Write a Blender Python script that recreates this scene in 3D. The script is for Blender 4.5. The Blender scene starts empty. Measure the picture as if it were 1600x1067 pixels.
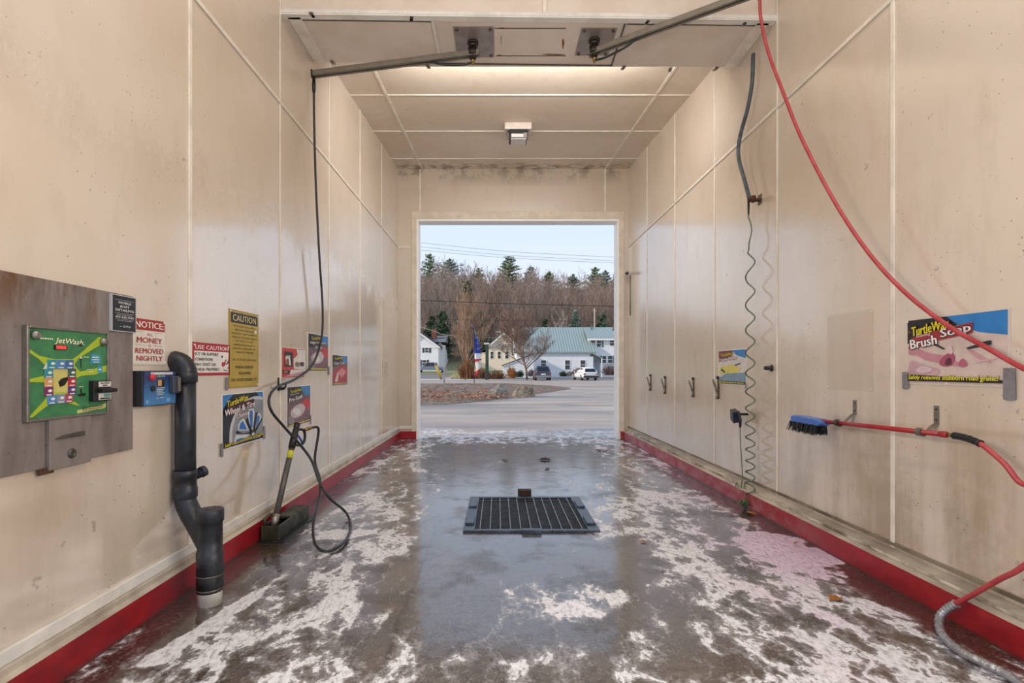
import bpy, bmesh, math, random
from mathutils import Vector, Matrix
PI = math.pi
sc = bpy.context.scene
COL = sc.collection
# ---------------------------------------------------------------- camera, sky, light, exposure
F, HX, HY, EYE = 788.0, 778.0, 577.0, 1.257          # focal length and vanishing point in pixels, eye height in metres
cam_d = bpy.data.cameras.new('camera')
cam_d.sensor_width = 36.0
cam_d.lens = F / 1600 * 36
cam_d.shift_x = (800 - HX) / 1600
cam_d.shift_y = (HY - 533.5) / 1600
cam_d.clip_end = 2000
cam = bpy.data.objects.new('camera', cam_d)
COL.objects.link(cam)
cam.location = (0, 0, EYE)
cam.rotation_euler = (PI / 2, 0, 0)
sc.camera = cam

world = bpy.data.worlds.new('sky')
sc.world = world
world.use_nodes = True
wn = world.node_tree
wn.nodes.clear()
w_out = wn.nodes.new('ShaderNodeOutputWorld')
w_bg = wn.nodes.new('ShaderNodeBackground')
w_tc = wn.nodes.new('ShaderNodeTexCoord')
w_sep = wn.nodes.new('ShaderNodeSeparateXYZ')
w_r = wn.nodes.new('ShaderNodeValToRGB')
wn.links.new(w_tc.outputs['Generated'], w_sep.inputs[0])
wn.links.new(w_sep.outputs['Z'], w_r.inputs[0])
e = w_r.color_ramp.elements
e[0].position, e[0].color = 0.0, (0.88, 0.925, 1.0, 1)
e[1].position, e[1].color = 1.0, (0.42, 0.60, 0.92, 1)
for p_, c_ in ((0.16, (0.79, 0.87, 1.0, 1)), (0.30, (0.66, 0.79, 1.0, 1))):
    n_ = e.new(p_); n_.color = c_
wn.links.new(w_r.outputs[0], w_bg.inputs[0])
wn.links.new(w_bg.outputs[0], w_out.inputs[0])
w_bg.inputs[1].default_value = 1.08

sun_d = bpy.data.lights.new('sun', 'SUN')
sun_d.energy = 3.2
sun_d.angle = 0.02
sun_d.color = (1.0, 0.86, 0.70)
sun = bpy.data.objects.new('sun', sun_d)
COL.objects.link(sun)
sun.rotation_euler = Vector((0.86, 0.30, -0.42)).to_track_quat('-Z', 'Y').to_euler()

FILL_NEAR, FILL_SIDE, FILL_REAR = 20.0, 54.0, 66.0                      # watts of the added fill lamps, all out of view
FILL_COL = (1.0, 0.95, 0.89)
sc.view_settings.view_transform = 'Standard'
sc.view_settings.look = 'None'
sc.view_settings.gamma = 1.0
sc.view_settings.use_curve_mapping = False
sc.view_settings.exposure = 0.0

# ---------------------------------------------------------------- room numbers
XL, XR, YF, YN = -1.80, 2.35, 9.08, -0.9
YB0, YB1, ZB = 4.18, 4.83, 4.20                        # the boom soffit across the bay
ZHI = 5.25
def zc(y): return 4.54 + 0.0893 * (y - 5.45)

def at(px, py, y): return Vector(((px - HX) * y / F, y, EYE + (HY - py) * y / F))
def atx(px, py, x):
    return at(px, py, F * x / (px - HX))
def atz(px, py, z=0.0):
    return at(px, py, (EYE - z) * F / (py - HY))

# ---------------------------------------------------------------- materials
def lin(c):
    if isinstance(c, str):
        c = c.lstrip('#'); c = tuple(int(c[i:i + 2], 16) / 255 for i in (0, 2, 4))
    return tuple((v / 12.92 if v <= 0.04045 else ((v + 0.055) / 1.055) ** 2.4) for v in c)

class G:
    """small wrapper for building node graphs"""
    def __init__(s, name):
        s.mat = bpy.data.materials.new(name); s.mat.use_nodes = True
        s.nt = s.mat.node_tree; s.N = s.nt.nodes; s.L = s.nt.links
        s.bsdf = s.N['Principled BSDF']
    def set(s, inp, v):
        if isinstance(v, bpy.types.NodeSocket): s.L.new(v, inp)
        elif hasattr(inp.default_value, '__len__') and isinstance(v, (tuple, list)):
            v = tuple(v)
            if len(inp.default_value) == 4 and len(v) == 3: v = v + (1,)
            inp.default_value = v
        else: inp.default_value = v
    def n(s, t, props=None, **ins):
        nd = s.N.new(t)
        for k, v in (props or {}).items(): setattr(nd, k, v)
        for k, v in ins.items(): s.set(nd.inputs[k.replace('_', ' ')], v)
        return nd
    def m(s, op, a, b=0.0, c=0.0, clamp=False):
        nd = s.N.new('ShaderNodeMath'); nd.operation = op; nd.use_clamp = clamp
        for i, v in enumerate((a, b, c)): s.set(nd.inputs[i], v)
        return nd.outputs[0]
    def add(s, a, b): return s.m('ADD', a, b)
    def mul(s, a, b): return s.m('MULTIPLY', a, b)
    def mx(s, a, b): return s.m('MAXIMUM', a, b)
    def ss(s, x, a, b, lo=0.0, hi=1.0):
        nd = s.N.new('ShaderNodeMapRange'); nd.interpolation_type = 'SMOOTHSTEP'
        for i, v in enumerate((x, a, b, lo, hi)): s.set(nd.inputs[i], v)
        if a > b:
            s.set(nd.inputs[1], b); s.set(nd.inputs[2], a); s.set(nd.inputs[3], hi); s.set(nd.inputs[4], lo)
        return nd.outputs[0]
    def pos(s, world=True):
        return s.N.new('ShaderNodeNewGeometry').outputs['Position'] if world else s.N.new('ShaderNodeTexCoord').outputs['Object']
    def xyz(s, v):
        nd = s.N.new('ShaderNodeSeparateXYZ'); s.L.new(v, nd.inputs[0]); return nd.outputs
    def map(s, v, scale=(1, 1, 1), loc=(0, 0, 0), rot=(0, 0, 0)):
        nd = s.N.new('ShaderNodeMapping'); s.L.new(v, nd.inputs[0])
        nd.inputs['Scale'].default_value = scale; nd.inputs['Location'].default_value = loc; nd.inputs['Rotation'].default_value = rot
        return nd.outputs[0]
    def noise(s, v, scale, detail=4.0, rough=0.55, dist=0.0, col=False):
        nd = s.n('ShaderNodeTexNoise', None, Vector=v, Scale=scale, Detail=detail, Roughness=rough, Distortion=dist)
        return nd.outputs['Color' if col else 'Fac']
    def vor(s, v, scale, feature='F1'):
        nd = s.N.new('ShaderNodeTexVoronoi'); nd.feature = feature
        s.L.new(v, nd.inputs['Vector']); nd.inputs['Scale'].default_value = scale
        return nd.outputs['Distance']
    def warp(s, v, amt, scale):
        c = s.noise(v, scale, 3, col=True)
        a = s.n('ShaderNodeVectorMath', {'operation': 'SUBTRACT'}); s.L.new(c, a.inputs[0]); a.inputs[1].default_value = (.5, .5, .5)
        b = s.n('ShaderNodeVectorMath', {'operation': 'MULTIPLY_ADD'}); s.L.new(a.outputs[0], b.inputs[0]); b.inputs[1].default_value = (amt,) * 3; s.L.new(v, b.inputs[2])
        return b.outputs[0]
    def mix(s, f, a, b):
        nd = s.N.new('ShaderNodeMix'); nd.data_type = 'RGBA'
        s.set(nd.inputs[0], f); s.set(nd.inputs[6], a); s.set(nd.inputs[7], b)
        return nd.outputs[2]
    def out(s, color=None, rough=None, metal=None, bump=None, bstr=0.3, bdist=0.01, **kw):
        if color is not None: s.set(s.bsdf.inputs['Base Color'], color)
        if rough is not None: s.set(s.bsdf.inputs['Roughness'], rough)
        if metal is not None: s.set(s.bsdf.inputs['Metallic'], metal)
        if bump is not None:
            b = s.n('ShaderNodeBump', None, Strength=bstr, Distance=bdist, Height=bump)
            s.L.new(b.outputs[0], s.bsdf.inputs['Normal'])
        for k, v in kw.items(): s.set(s.bsdf.inputs[k.replace('_', ' ')], v)
        return s.mat

_mats = {}
def M(c, rough=0.5, metal=0.0, var=0.12, scale=14.0, c2=None, bump=0.0, **kw):
    """a plain coloured surface with a little wear"""
    key = (c, rough, metal, var, scale, c2, bump, tuple(sorted(kw.items())))
    if key in _mats: return _mats[key]
    g = G('paint_' + str(len(_mats)))
    a = lin(c) if isinstance(c, str) else c
    b = lin(c2) if c2 else tuple(v * (1 - var) for v in a)
    p = g.pos(False)
    f = g.noise(p, scale, 5, 0.6)
    colr = g.mix(g.ss(f, .35, .68), a + (1,), b + (1,))
    r = g.ss(f, .3, .7, max(rough - .07, .03), min(rough + .07, 1))
    g.out(colr, r, metal, bump=f if bump else None, bstr=bump, bdist=.01, **kw)
    _mats[key] = g.mat
    return g.mat

def wall_mat(name, side):
    g = G(name); p = g.pos(); x, y, z = g.xyz(p)
    big = g.noise(p, .7, 4, .6)
    c = g.mix(g.ss(big, .3, .7), lin('#ded0c0') + (1,), lin('#d2c1ab') + (1,))
    mid = g.noise(g.map(p, (1, 1, .35)), 5, 5, .65)
    c = g.mix(g.ss(mid, .5, .75, 0, .3), c, lin('#b8a68c') + (1,))
    # vertical run marks, grime towards the bottom of the sheets
    run = g.add(g.mul(g.noise(g.map(p, (1, 1, .10)), 3.2, 5, .62), .65), g.mul(g.noise(p, 2.4, 6, .7), .35))
    low = g.ss(z, 1.7, .25)
    if side == 'R':
        near = g.ss(y, 5.5, 2.6)
        k = g.mul(g.mul(low, g.ss(run, .40, .62)), g.ss(near, 0, 1, .25, .72))
        c = g.mix(k, c, lin('#937c59') + (1,))
    else:
        k = g.mul(g.mul(low, g.ss(run, .42, .65)), .28)
        c = g.mix(k, c, lin('#96805e') + (1,))
    rag = g.ss(g.vor(g.warp(p, .1, 20), 4.2), .10, .03)
    rag = g.mul(rag, g.ss(g.noise(p, 31, 2), .48, .58))
    c = g.mix(g.mul(rag, .5), c, lin('#6f5c48') + (1,))
    spk = g.ss(g.vor(p, 26), .12, .06)
    spk = g.mul(spk, g.ss(g.noise(p, 3.3, 3), *((.38, .5) if side in ('B', 'C') else (.46, .58))))
    c = g.mix(g.mul(spk, .75), c, lin('#54422f') + (1,))
    # black spots and cobwebs in the corners
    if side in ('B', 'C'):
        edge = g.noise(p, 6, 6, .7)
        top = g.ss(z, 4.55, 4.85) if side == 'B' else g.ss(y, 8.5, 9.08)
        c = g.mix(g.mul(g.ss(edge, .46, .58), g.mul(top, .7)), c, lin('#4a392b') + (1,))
    if side == 'B':
        c = g.mix(.42, c, lin('#9a8467') + (1,))
    wet = g.noise(g.map(p, (1, 1, .5)), 3.2, 6, .65)
    zz = g.add(z, g.mul(wet, 1.1))
    rough = g.ss(zz, 2.75, 3.15, .21, .46) if side == 'L' else g.ss(z, 3.3, 3.8, .25, .5)
    if side in ('B', 'C'): rough = .42
    bmp = g.add(g.noise(p, 55, 3), g.mul(g.noise(p, 1.4, 2), 6.0))
    return g.out(c, rough, 0, bmp, .09, .006, Specular_IOR_Level=.6, Coat_Weight=(.0 if side == 'C' else .85), Coat_Roughness=(g.ss(zz, 2.75, 3.15, .10, .4) if side == 'L' else (g.ss(z, 3.3, 3.8, .16, .45) if side == 'R' else .4)), Coat_IOR=(2.6 if side == 'L' else 2.2))

M_wl, M_wr, M_wb, M_ce = wall_mat('sheet_wall_left', 'L'), wall_mat('sheet_wall_right', 'R'), wall_mat('sheet_wall_back', 'B'), wall_mat('sheet_ceiling', 'C')
M_trim = M('#efe6d8', .4, 0, .18, 6)
M_white = M('#e6e2da', .45, 0, .15, 8)

def foam_nodes(g, p, x, y):
    w = g.warp(p, .45, 1.6)
    flow = g.map(w, (1.5, .75, 1), rot=(0, 0, .5))
    blot = g.noise(flow, 1.9, 10, .68, .5)
    right = g.mul(g.mul(g.ss(x, .45, 1.25), g.ss(y, 6.9, 4.9)), g.ss(x, 2.22, 2.0))
    left = g.mul(g.mul(g.ss(x, -.35, -.8), g.ss(x, -1.70, -1.35)), g.ss(y, 7.5, 4.5))
    far = g.mul(g.ss(y, 7.6, 9.0), g.ss(y, 11.4, 10.0))
    side = g.mul(g.mx(g.ss(x, -.6, -1.2), g.ss(x, 1.1, 1.7)), g.mul(g.ss(y, 4.8, 6.2), .8))
    def blob(cx, cy, rx, ry, wob=.5):
        ex = g.mul(g.m('SUBTRACT', x, cx), 1 / rx); ey = g.mul(g.m('SUBTRACT', y, cy), 1 / ry)
        r = g.m('SQRT', g.add(g.mul(ex, ex), g.mul(ey, ey)))
        return g.add(r, g.mul(g.m('SUBTRACT', g.noise(p, 3.5, 6, .62), .5), wob * 2))
    mid = g.mul(g.ss(blob(.42, 2.75, .45, .35), 1.1, .4), .95)
    heap = blob(1.99, 3.52, .30, .44, .7)
    heap2 = blob(1.05, 4.25, .5, .8, .8)
    hl = blob(-1.15, 3.85, .34, .16, .7)
    t = g.add(g.mul(g.add(x, 1.50), .213), g.mul(g.m('SUBTRACT', y, 2.12), .977))
    dist = g.m('ABSOLUTE', g.m('SUBTRACT', g.mul(g.add(x, 1.50), .977), g.mul(g.m('SUBTRACT', y, 2.12), .213)))
    dist = g.add(dist, g.mul(g.m('SUBTRACT', g.noise(p, 5, 6, .65), .5), .16))
    streak = g.mul(g.mul(g.ss(dist, .085, .02), g.ss(t, -.1, .08)), g.ss(t, 1.0, .75))
    front = g.mul(g.ss(y, 2.75, 2.2), .62)
    R = g.mx(g.mx(g.mx(g.mx(front, right), g.mul(left, .92)), g.mx(far, side)), mid)
    D = g.add(g.mul(g.m('SUBTRACT', blot, .5), 2.3), g.m('SUBTRACT', g.mul(R, .80), .66))
    D = g.mx(D, g.m('SUBTRACT', g.mx(g.mul(g.ss(heap, 1.15, .75), 1.75), g.mx(g.mul(streak, 1.45), g.mul(g.ss(hl, 1.1, .5), 1.4))), .75))
    D = g.mx(D, g.m('SUBTRACT', g.mul(g.ss(heap2, 1.2, .3), .75), .6))
    cell = g.map(g.warp(p, .22, 4), (1, .58, 1), rot=(0, 0, .4))
    f1 = g.add(g.mul(g.vor(cell, 9), .85), g.add(g.mul(g.vor(cell, 24), .50), g.mul(g.vor(g.warp(p, .1, 9), 60), .30)))
    e = g.add(f1, D)
    foam = g.mx(g.ss(e, .90, 1.10), g.mul(g.ss(e, .62, 1.0), .30))
    foam = g.mul(foam, g.ss(g.noise(g.map(p, (1.6, .8, 1), rot=(0, 0, .5)), 26, 6, .72), .30, .56, .42, 1.0))
    pink = g.mx(g.ss(heap, 2.2, .6), g.mul(g.ss(g.noise(p, 1.1, 3), .45, .62), g.mul(g.ss(x, 1.15, 1.7), .6)))
    return foam, pink, g.mul(g.ss(heap, 1.1, .2), g.ss(y, 6, 5))

def floor_mat():
    g = G('wet_concrete'); p = g.pos(); x, y, z = g.xyz(p)
    n1 = g.noise(p, 1.3, 6, .65); n2 = g.noise(p, 22, 6, .7); n3 = g.noise(p, 85, 3, .6)
    c = g.mix(g.ss(n1, .35, .65), lin('#2c2019') + (1,), lin('#483a30') + (1,))
    mid = g.mul(g.ss(x, -.75, -.35), g.ss(x, 1.05, .7))
    c = g.mix(g.mul(mid, .5), c, lin('#655f5b') + (1,))
    c = g.mix(g.ss(n2, .45, .66, 0, .7), c, lin('#1d1510') + (1,))
    c = g.mix(g.ss(n3, .54, .66, 0, .5), c, lin('#8d8175') + (1,))
    ochre = g.mul(g.ss(g.noise(p, 2.1, 4), .55, .68), g.ss(x, .2, -.6))
    c = g.mix(g.mul(ochre, .5), c, lin('#6b4a28') + (1,))
    jx = g.m('ABSOLUTE', g.add(g.add(x, .49), g.mul(g.m('SUBTRACT', g.noise(p, 2.2, 6, .7), .5), .16)))
    jy = g.m('ABSOLUTE', g.add(g.m('SUBTRACT', y, 5.04), g.mul(g.m('SUBTRACT', g.noise(p, 1.6, 6, .7), .5), .18)))
    jt = g.mx(g.mul(g.ss(jx, .016, .004), g.ss(y, 4.0, 3.8)), g.ss(jy, .03, .008))
    c = g.mix(g.mul(jt, .8), c, lin('#1e1712') + (1,))
    foam, pink, hp = foam_nodes(g, p, x, y)
    fc = g.mix(g.mul(pink, .75), lin('#eae9ee') + (1,), lin('#e2c2dd') + (1,))
    c = g.mix(g.mul(foam, .93), c, fc)
    wet = g.noise(p, 1.7, 5, .6)
    rough = g.ss(wet, .35, .65, .12, .32)
    rough = g.add(rough, g.mul(foam, .35))
    h = g.add(g.mul(n2, 1.0), g.add(g.mul(n3, .5), g.add(g.mul(foam, .7), g.mul(hp, 3.0))))
    film = g.mul(g.ss(g.noise(p, 2.6, 6, .65), .36, .52, .45, 1.0), g.m('SUBTRACT', 1.0, g.mul(foam, .75)))
    m_ = g.out(c, rough, 0, h, .34, .012, Specular_IOR_Level=.75, Coat_Weight=film, Coat_Roughness=.09, Coat_IOR=1.7)
    cb_ = g.n('ShaderNodeBump', None, Strength=.10, Distance=.01, Height=g.add(g.noise(p, 14, 4, .6), g.mul(foam, .5)))
    g.L.new(cb_.outputs[0], g.bsdf.inputs['Coat Normal'])
    return m_
def asphalt_mat():
    g = G('asphalt'); p = g.pos(); x, y, z = g.xyz(p)
    n1 = g.noise(g.map(p, (.25, 1, 1)), .5, 6, .65); n2 = g.noise(p, 30, 4, .7)
    c = g.mix(g.ss(n1, .35, .65), lin('#9c8d82') + (1,), lin('#b9a898') + (1,))
    c = g.mix(g.ss(n2, .4, .7, 0, .35), c, lin('#5d5956') + (1,))
    tr = g.noise(g.map(p, (.12, .7, 1), rot=(0, 0, .3)), 1.2, 5, .6, .8)
    c = g.mix(g.mul(g.ss(tr, .50, .60), .45), c, lin('#cbc0b2') + (1,))
    pt = g.noise(g.map(p, (.35, .9, 1), (3, 7, 0), (0, 0, -.25)), .55, 5, .6, .6)
    c = g.mix(g.mul(g.ss(pt, .48, .60), .6), c, lin('#7e7a7a') + (1,))  # bluish grey noise patches paint shadows into the asphalt colour
    foam, pink, hp = foam_nodes(g, p, x, y)
    c = g.mix(g.mul(foam, g.mul(g.ss(y, 11.2, 10.2), .85)), c, lin('#e2e0e0') + (1,))
    damp = g.ss(y, 16, 10)
    return g.out(c, g.ss(damp, 0, 1, .75, .42), 0, n2, .3, .01)
M_floor, M_asph = floor_mat(), asphalt_mat()

def red_mat():
    g = G('red_curb_paint'); p = g.pos(); x, y, z = g.xyz(p)
    n = g.noise(g.map(p, (1, 1, 1.6)), 3.5, 7, .7)
    c = g.mix(g.ss(n, .3, .7), lin('#a81c26') + (1,), lin('#7c141e') + (1,))
    # chalky worn patches where the wash has dried on the paint
    worn = g.mul(g.ss(n, .42, .60), g.mul(g.ss(y, 3.2, 4.2), g.ss(x, 0, 1)))
    c = g.mix(g.mul(worn, .8), c, lin('#b56a72') + (1,))
    c = g.mix(g.ss(g.noise(p, 24, 5, .7), .64, .72), c, lin('#4a2622') + (1,))
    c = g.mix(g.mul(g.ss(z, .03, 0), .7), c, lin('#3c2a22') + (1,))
    return g.out(c, .38, 0, g.noise(p, 20, 4), .2, .006)
M_red = red_mat()
M_ledge = M('#c3b8a6', .65, 0, .4, 2.2, c2='#94887a', bump=.2)

def steel_mat(name, a, b, rust, rough=.42, metal=.75, topz=None):
    g = G(name); p = g.pos(); x, y, z = g.xyz(p)
    n = g.noise(g.map(p, (1, 1, .3)), 9, 6, .65)
    c = g.mix(g.ss(n, .35, .7), lin(a) + (1,), lin(b) + (1,))
    r = g.ss(g.noise(g.map(p, (1, 1, .25)), 7, 5, .65), .50, .66)
    if topz: r = g.mul(r, g.ss(z, topz - .28, topz))
    c = g.mix(g.mul(r, rust), c, lin('#6b4526') + (1,))
    s = g.ss(g.vor(g.warp(p, .06, 20), 22), .13, .05)
    c = g.mix(g.mul(s, .5), c, lin('#2a2522') + (1,))
    return g.out(c, g.ss(n, .3, .7, rough - .08, rough + .12), metal, n, .08, .004)
M_plate = steel_mat('weathered_steel', '#8e8580', '#756c67', .85, .5, .25, 1.614)
M_steel = M('#9a948c', .38, .8, .25, 20)
M_dsteel = M('#6a655f', .42, .7, .3, 16)
M_black = M('#1c1c1e', .42, 0, .2, 18)
M_rubber = M('#17181a', .35, 0, .3, 30, c2='#2b3034')
M_pipe = M('#17191e', .42, 0, .3, 12, c2='#2a2f38', bump=.1)
M_brass = M('#a58a55', .35, .9, .3, 30)
M_tape = M('#8f8b90', .36, .25, .2, 25)
M_rustm = M('#5b3a22', .8, 0, .4, 40, c2='#2e1c12')

# ---------------------------------------------------------------- mesh builder
def basis(d):
    d = d.normalized()
    u = d.cross(Vector((0, 0, 1)))
    if u.length < 1e-4: u = Vector((1, 0, 0))
    u.normalize()
    return u, d.cross(u).normalized()

_txt = {}
def text_geo(s, off, shear):
    k = (s, off, shear)
    if k not in _txt:
        cu = bpy.data.curves.new('t', 'FONT'); cu.body = s; cu.offset = off; cu.shear = shear; cu.resolution_u = 2
        ob = bpy.data.objects.new('t', cu)
        me = bpy.data.meshes.new_from_object(ob)
        vs = [v.co.to_2d() for v in me.vertices]; fs = [tuple(f.vertices) for f in me.polygons]
        bpy.data.objects.remove(ob); bpy.data.curves.remove(cu); bpy.data.meshes.remove(me)
        _txt[k] = (vs, fs)
    return _txt[k]

class MB:
    def __init__(s): s.v, s.f, s.fm, s.fs, s.mats, s.cur = [], [], [], [], [], 0
    def mat(s, m):
        if m not in s.mats: s.mats.append(m)
        s.cur = s.mats.index(m); return s
    def face(s, idx, smooth=False): s.f.append(tuple(idx)); s.fm.append(s.cur); s.fs.append(smooth)
    def add(s, verts, faces, smooth=False):
        o = len(s.v); s.v += [Vector(v) for v in verts]
        for f in faces: s.face([i + o for i in f], smooth)
        return s
    def box(s, lo, hi, rot=None, piv=None):
        (a, b, c), (d, e_, f) = lo, hi
        vs = [Vector(q) for q in ((a, b, c), (d, b, c), (d, e_, c), (a, e_, c), (a, b, f), (d, b, f), (d, e_, f), (a, e_, f))]
        if rot is not None:
            pv = Vector(piv) if piv is not None else sum(vs, Vector()) / 8
            vs = [rot @ (q - pv) + pv for q in vs]
        return s.add(vs, [(0, 3, 2, 1), (4, 5, 6, 7), (0, 1, 5, 4), (1, 2, 6, 5), (2, 3, 7, 6), (3, 0, 4, 7)])
    def prism(s, pts, a, b):
        """polygon pts (3D) swept by vector from a to b offsets"""
        n = len(pts); a, b = Vector(a), Vector(b)
        vs = [Vector(p) + a for p in pts] + [Vector(p) + b for p in pts]
        fs = [tuple(range(n - 1, -1, -1)), tuple(range(n, 2 * n))] + [(i, (i + 1) % n, n + (i + 1) % n, n + i) for i in range(n)]
        return s.add(vs, fs)
    def poly(s, pts): return s.add(pts, [tuple(range(len(pts)))])
    def tube(s, pts, r, seg=10, cap=True, smooth=True):
        pts = [Vector(p) for p in pts]; n = len(pts); o = len(s.v)
        rr = r if isinstance(r, (list, tuple)) else [r] * n
        u = None
        for i, p in enumerate(pts):
            d = (pts[min(i + 1, n - 1)] - pts[max(i - 1, 0)])
            d.normalize()
            if u is None: u, w = basis(d)
            else:
                u = (u - d * u.dot(d))
                if u.length < 1e-5: u, _ = basis(d)
                u.normalize()
            w = d.cross(u)
            for k in range(seg):
                a = 2 * PI * k / seg
                s.v.append(p + (u * math.cos(a) + w * math.sin(a)) * rr[i])
        for i in range(n - 1):
            for k in range(seg):
                s.face((o + i * seg + k, o + i * seg + (k + 1) % seg, o + (i + 1) * seg + (k + 1) % seg, o + (i + 1) * seg + k), smooth)
        if cap:
            s.face([o + k for k in range(seg - 1, -1, -1)]); s.face([o + (n - 1) * seg + k for k in range(seg)])
        return s
    def cyl(s, a, b, r, r2=None, seg=16): return s.tube([a, b], [r, r if r2 is None else r2], seg)
    def rings(s, a, d, prof, seg=20):
        """lathe: prof = [(t, r)] along direction d from a, hard edges kept by doubled rings"""
        a, d = Vector(a), Vector(d).normalized(); u, w = basis(d); o = len(s.v)
        for t, r in prof:
            for k in range(seg):
                an = 2 * PI * k / seg
                s.v.append(a + d * t + (u * math.cos(an) + w * math.sin(an)) * max(r, 1e-4))
        for i in range(len(prof) - 1):
            for k in range(seg):
                s.face((o + i * seg + k, o + i * seg + (k + 1) % seg, o + (i + 1) * seg + (k + 1) % seg, o + (i + 1) * seg + k), abs(prof[i][0] - prof[i + 1][0]) > 1e-6 and abs(prof[i][1] - prof[i + 1][1]) < 2.5 * abs(prof[i][0] - prof[i + 1][0]))
        s.face([o + k for k in range(seg - 1, -1, -1)]); s.face([o + (len(prof) - 1) * seg + k for k in range(seg)])
        return s
    def text(s, t, cx, cz, w, h, y, off=.02, shear=0.0, rot=0.0):
        vs, fs = text_geo(t, off, shear)
        if not vs: return s
        x0, x1 = min(v.x for v in vs), max(v.x for v in vs); z0, z1 = min(v.y for v in vs), max(v.y for v in vs)
        sx = w / (x1 - x0); sz = h / (z1 - z0) if h else sx
        ca, sa = math.cos(rot), math.sin(rot); out = []
        for v in vs:
            a, b = (v.x - (x0 + x1) / 2) * sx, (v.y - (z0 + z1) / 2) * sz
            out.append((cx + a * ca - b * sa, y, cz + a * sa + b * ca))
        return s.add(out, fs)
    def build(s, name, m=None, parent=None, bevel=0.0, loc=None):
        me = bpy.data.meshes.new(name)
        me.from_pydata([tuple(v) for v in s.v], [], s.f)
        for mm in (s.mats or [m]): me.materials.append(mm)
        me.polygons.foreach_set('material_index', s.fm)
        me.polygons.foreach_set('use_smooth', s.fs)
        me.update()
        ob = bpy.data.objects.new(name, me); COL.objects.link(ob)
        if parent is not None: ob.parent = parent
        if loc is not None: ob.location = loc
        if bevel:
            bv = ob.modifiers.new('edge', 'BEVEL'); bv.width = bevel; bv.segments = 2; bv.limit_method = 'ANGLE'
        return ob

def tag(o, label, cat, group=None, kind=None):
    o['label'] = label; o['category'] = cat
    if group: o['group'] = group
    if kind: o['kind'] = kind
    return o
def thing(name, label, cat, loc=(0, 0, 0), rz=0.0, group=None):
    o = bpy.data.objects.new(name, None); COL.objects.link(o)
    o.empty_display_size = .1; o.location = loc; o.rotation_euler = (0, 0, rz)
    return tag(o, label, cat, group)
def struct(name, mb, m=None, bevel=0.0, parent=None):
    o = mb.build(name, m, parent, bevel)
    if parent is None: o['kind'] = 'structure'
    return o
def copy_tree(o, parent=None):
    c = o.copy(); COL.objects.link(c)
    if parent is not None: c.parent = parent
    for ch in o.children: copy_tree(ch, c)
    return c
def spline(pts, k=8):
    pts = [Vector(p) for p in pts]; out = []
    P = [pts[0] * 2 - pts[1]] + pts + [pts[-1] * 2 - pts[-2]]
    for i in range(1, len(P) - 2):
        a, b, c, d = P[i - 1:i + 3]
        for j in range(k):
            t = j / k
            out.append(.5 * ((2 * b) + (c - a) * t + (2 * a - 5 * b + 4 * c - d) * t * t + (3 * b - a - 3 * c + d) * t ** 3))
    out.append(pts[-1]); return out
WALL = {'L': (XL, PI / 2), 'R': (XR, -PI / 2)}
def wall_thing(name, label, cat, side, y, z, off=0.0, group=None):
    x, r = WALL[side]
    return thing(name, label, cat, (x + (off if side == 'L' else -off), y, z), r, group)
def rect(side, pxl, tl, bl, pxr, tr, br):
    """a panel on a side wall from its corner pixels -> centre y, bottom z, width, height"""
    X = WALL[side][0]
    ya, yb = F * X / (pxl - HX), F * X / (pxr - HX)
    zs = [EYE + (HY - q) * yy / F for q, yy in ((tl, ya), (bl, ya), (tr, yb), (br, yb))]
    t, b = (zs[0] + zs[2]) / 2, (zs[1] + zs[3]) / 2
    return (ya + yb) / 2, b, abs(yb - ya), t - b

# ---------------------------------------------------------------- the bay
mb = MB().mat(M_floor)
GX0, GX1, GY0, GY1 = -.20, .72, 3.90, 4.90
x0, x1, y0, y1 = XL - .1, XR + .1, YN, 9.34
for (a, b, c, d) in ((x0, x1, y0, GY0), (x0, x1, GY1, y1), (x0, GX0, GY0, GY1), (GX1, x1, GY0, GY1)):
    mb.add([(a, c, 0), (b, c, 0), (b, d, 0), (a, d, 0)], [(0, 1, 2, 3)])
mb.mat(M('#171310', .6))
zb = -.35
mb.add([(GX0, GY0, 0), (GX1, GY0, 0), (GX1, GY1, 0), (GX0, GY1, 0), (GX0, GY0, zb), (GX1, GY0, zb), (GX1, GY1, zb), (GX0, GY1, zb)],
       [(0, 4, 5, 1), (1, 5, 6, 2), (2, 6, 7, 3), (3, 7, 4, 0), (4, 7, 6, 5)])
struct('floor', mb)
struct('wall_left', MB().box((XL - .15, YN, 0), (XL, YF + .27, ZHI)), M_wl)
struct('wall_right', MB().box((XR, YN, 0), (XR + .15, YF + .27, ZHI)), M_wr)
OX0, OX1, OZ = -1.463, 2.178, 3.965
mb = MB()
mb.box((XL, YF, 0), (OX0, YF + .25, ZHI)); mb.box((OX1, YF, 0), (XR, YF + .25, ZHI)); mb.box((OX0, YF, OZ), (OX1, YF + .25, ZHI))
struct('wall_back', mb, M_wb)
# rising ceiling of the rear bay, high ceiling over the entrance
struct('ceiling', MB().add([(XL, 4.5, zc(4.5)), (XR, 4.5, zc(4.5)), (XR, YF, zc(YF)), (XL, YF, zc(YF)), (XL, 4.5, zc(4.5) + .1), (XR, 4.5, zc(4.5) + .1), (XR, YF, zc(YF) + .1), (XL, YF, zc(YF) + .1)],
       [(0, 3, 2, 1), (4, 5, 6, 7), (0, 1, 5, 4), (1, 2, 6, 5), (2, 3, 7, 6), (3, 0, 4, 7)]), M_ce)
struct('ceiling_entrance', MB().box((XL - .15, YN, ZHI), (XR + .15, YF + .27, ZHI + .1)), M_ce)
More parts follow.
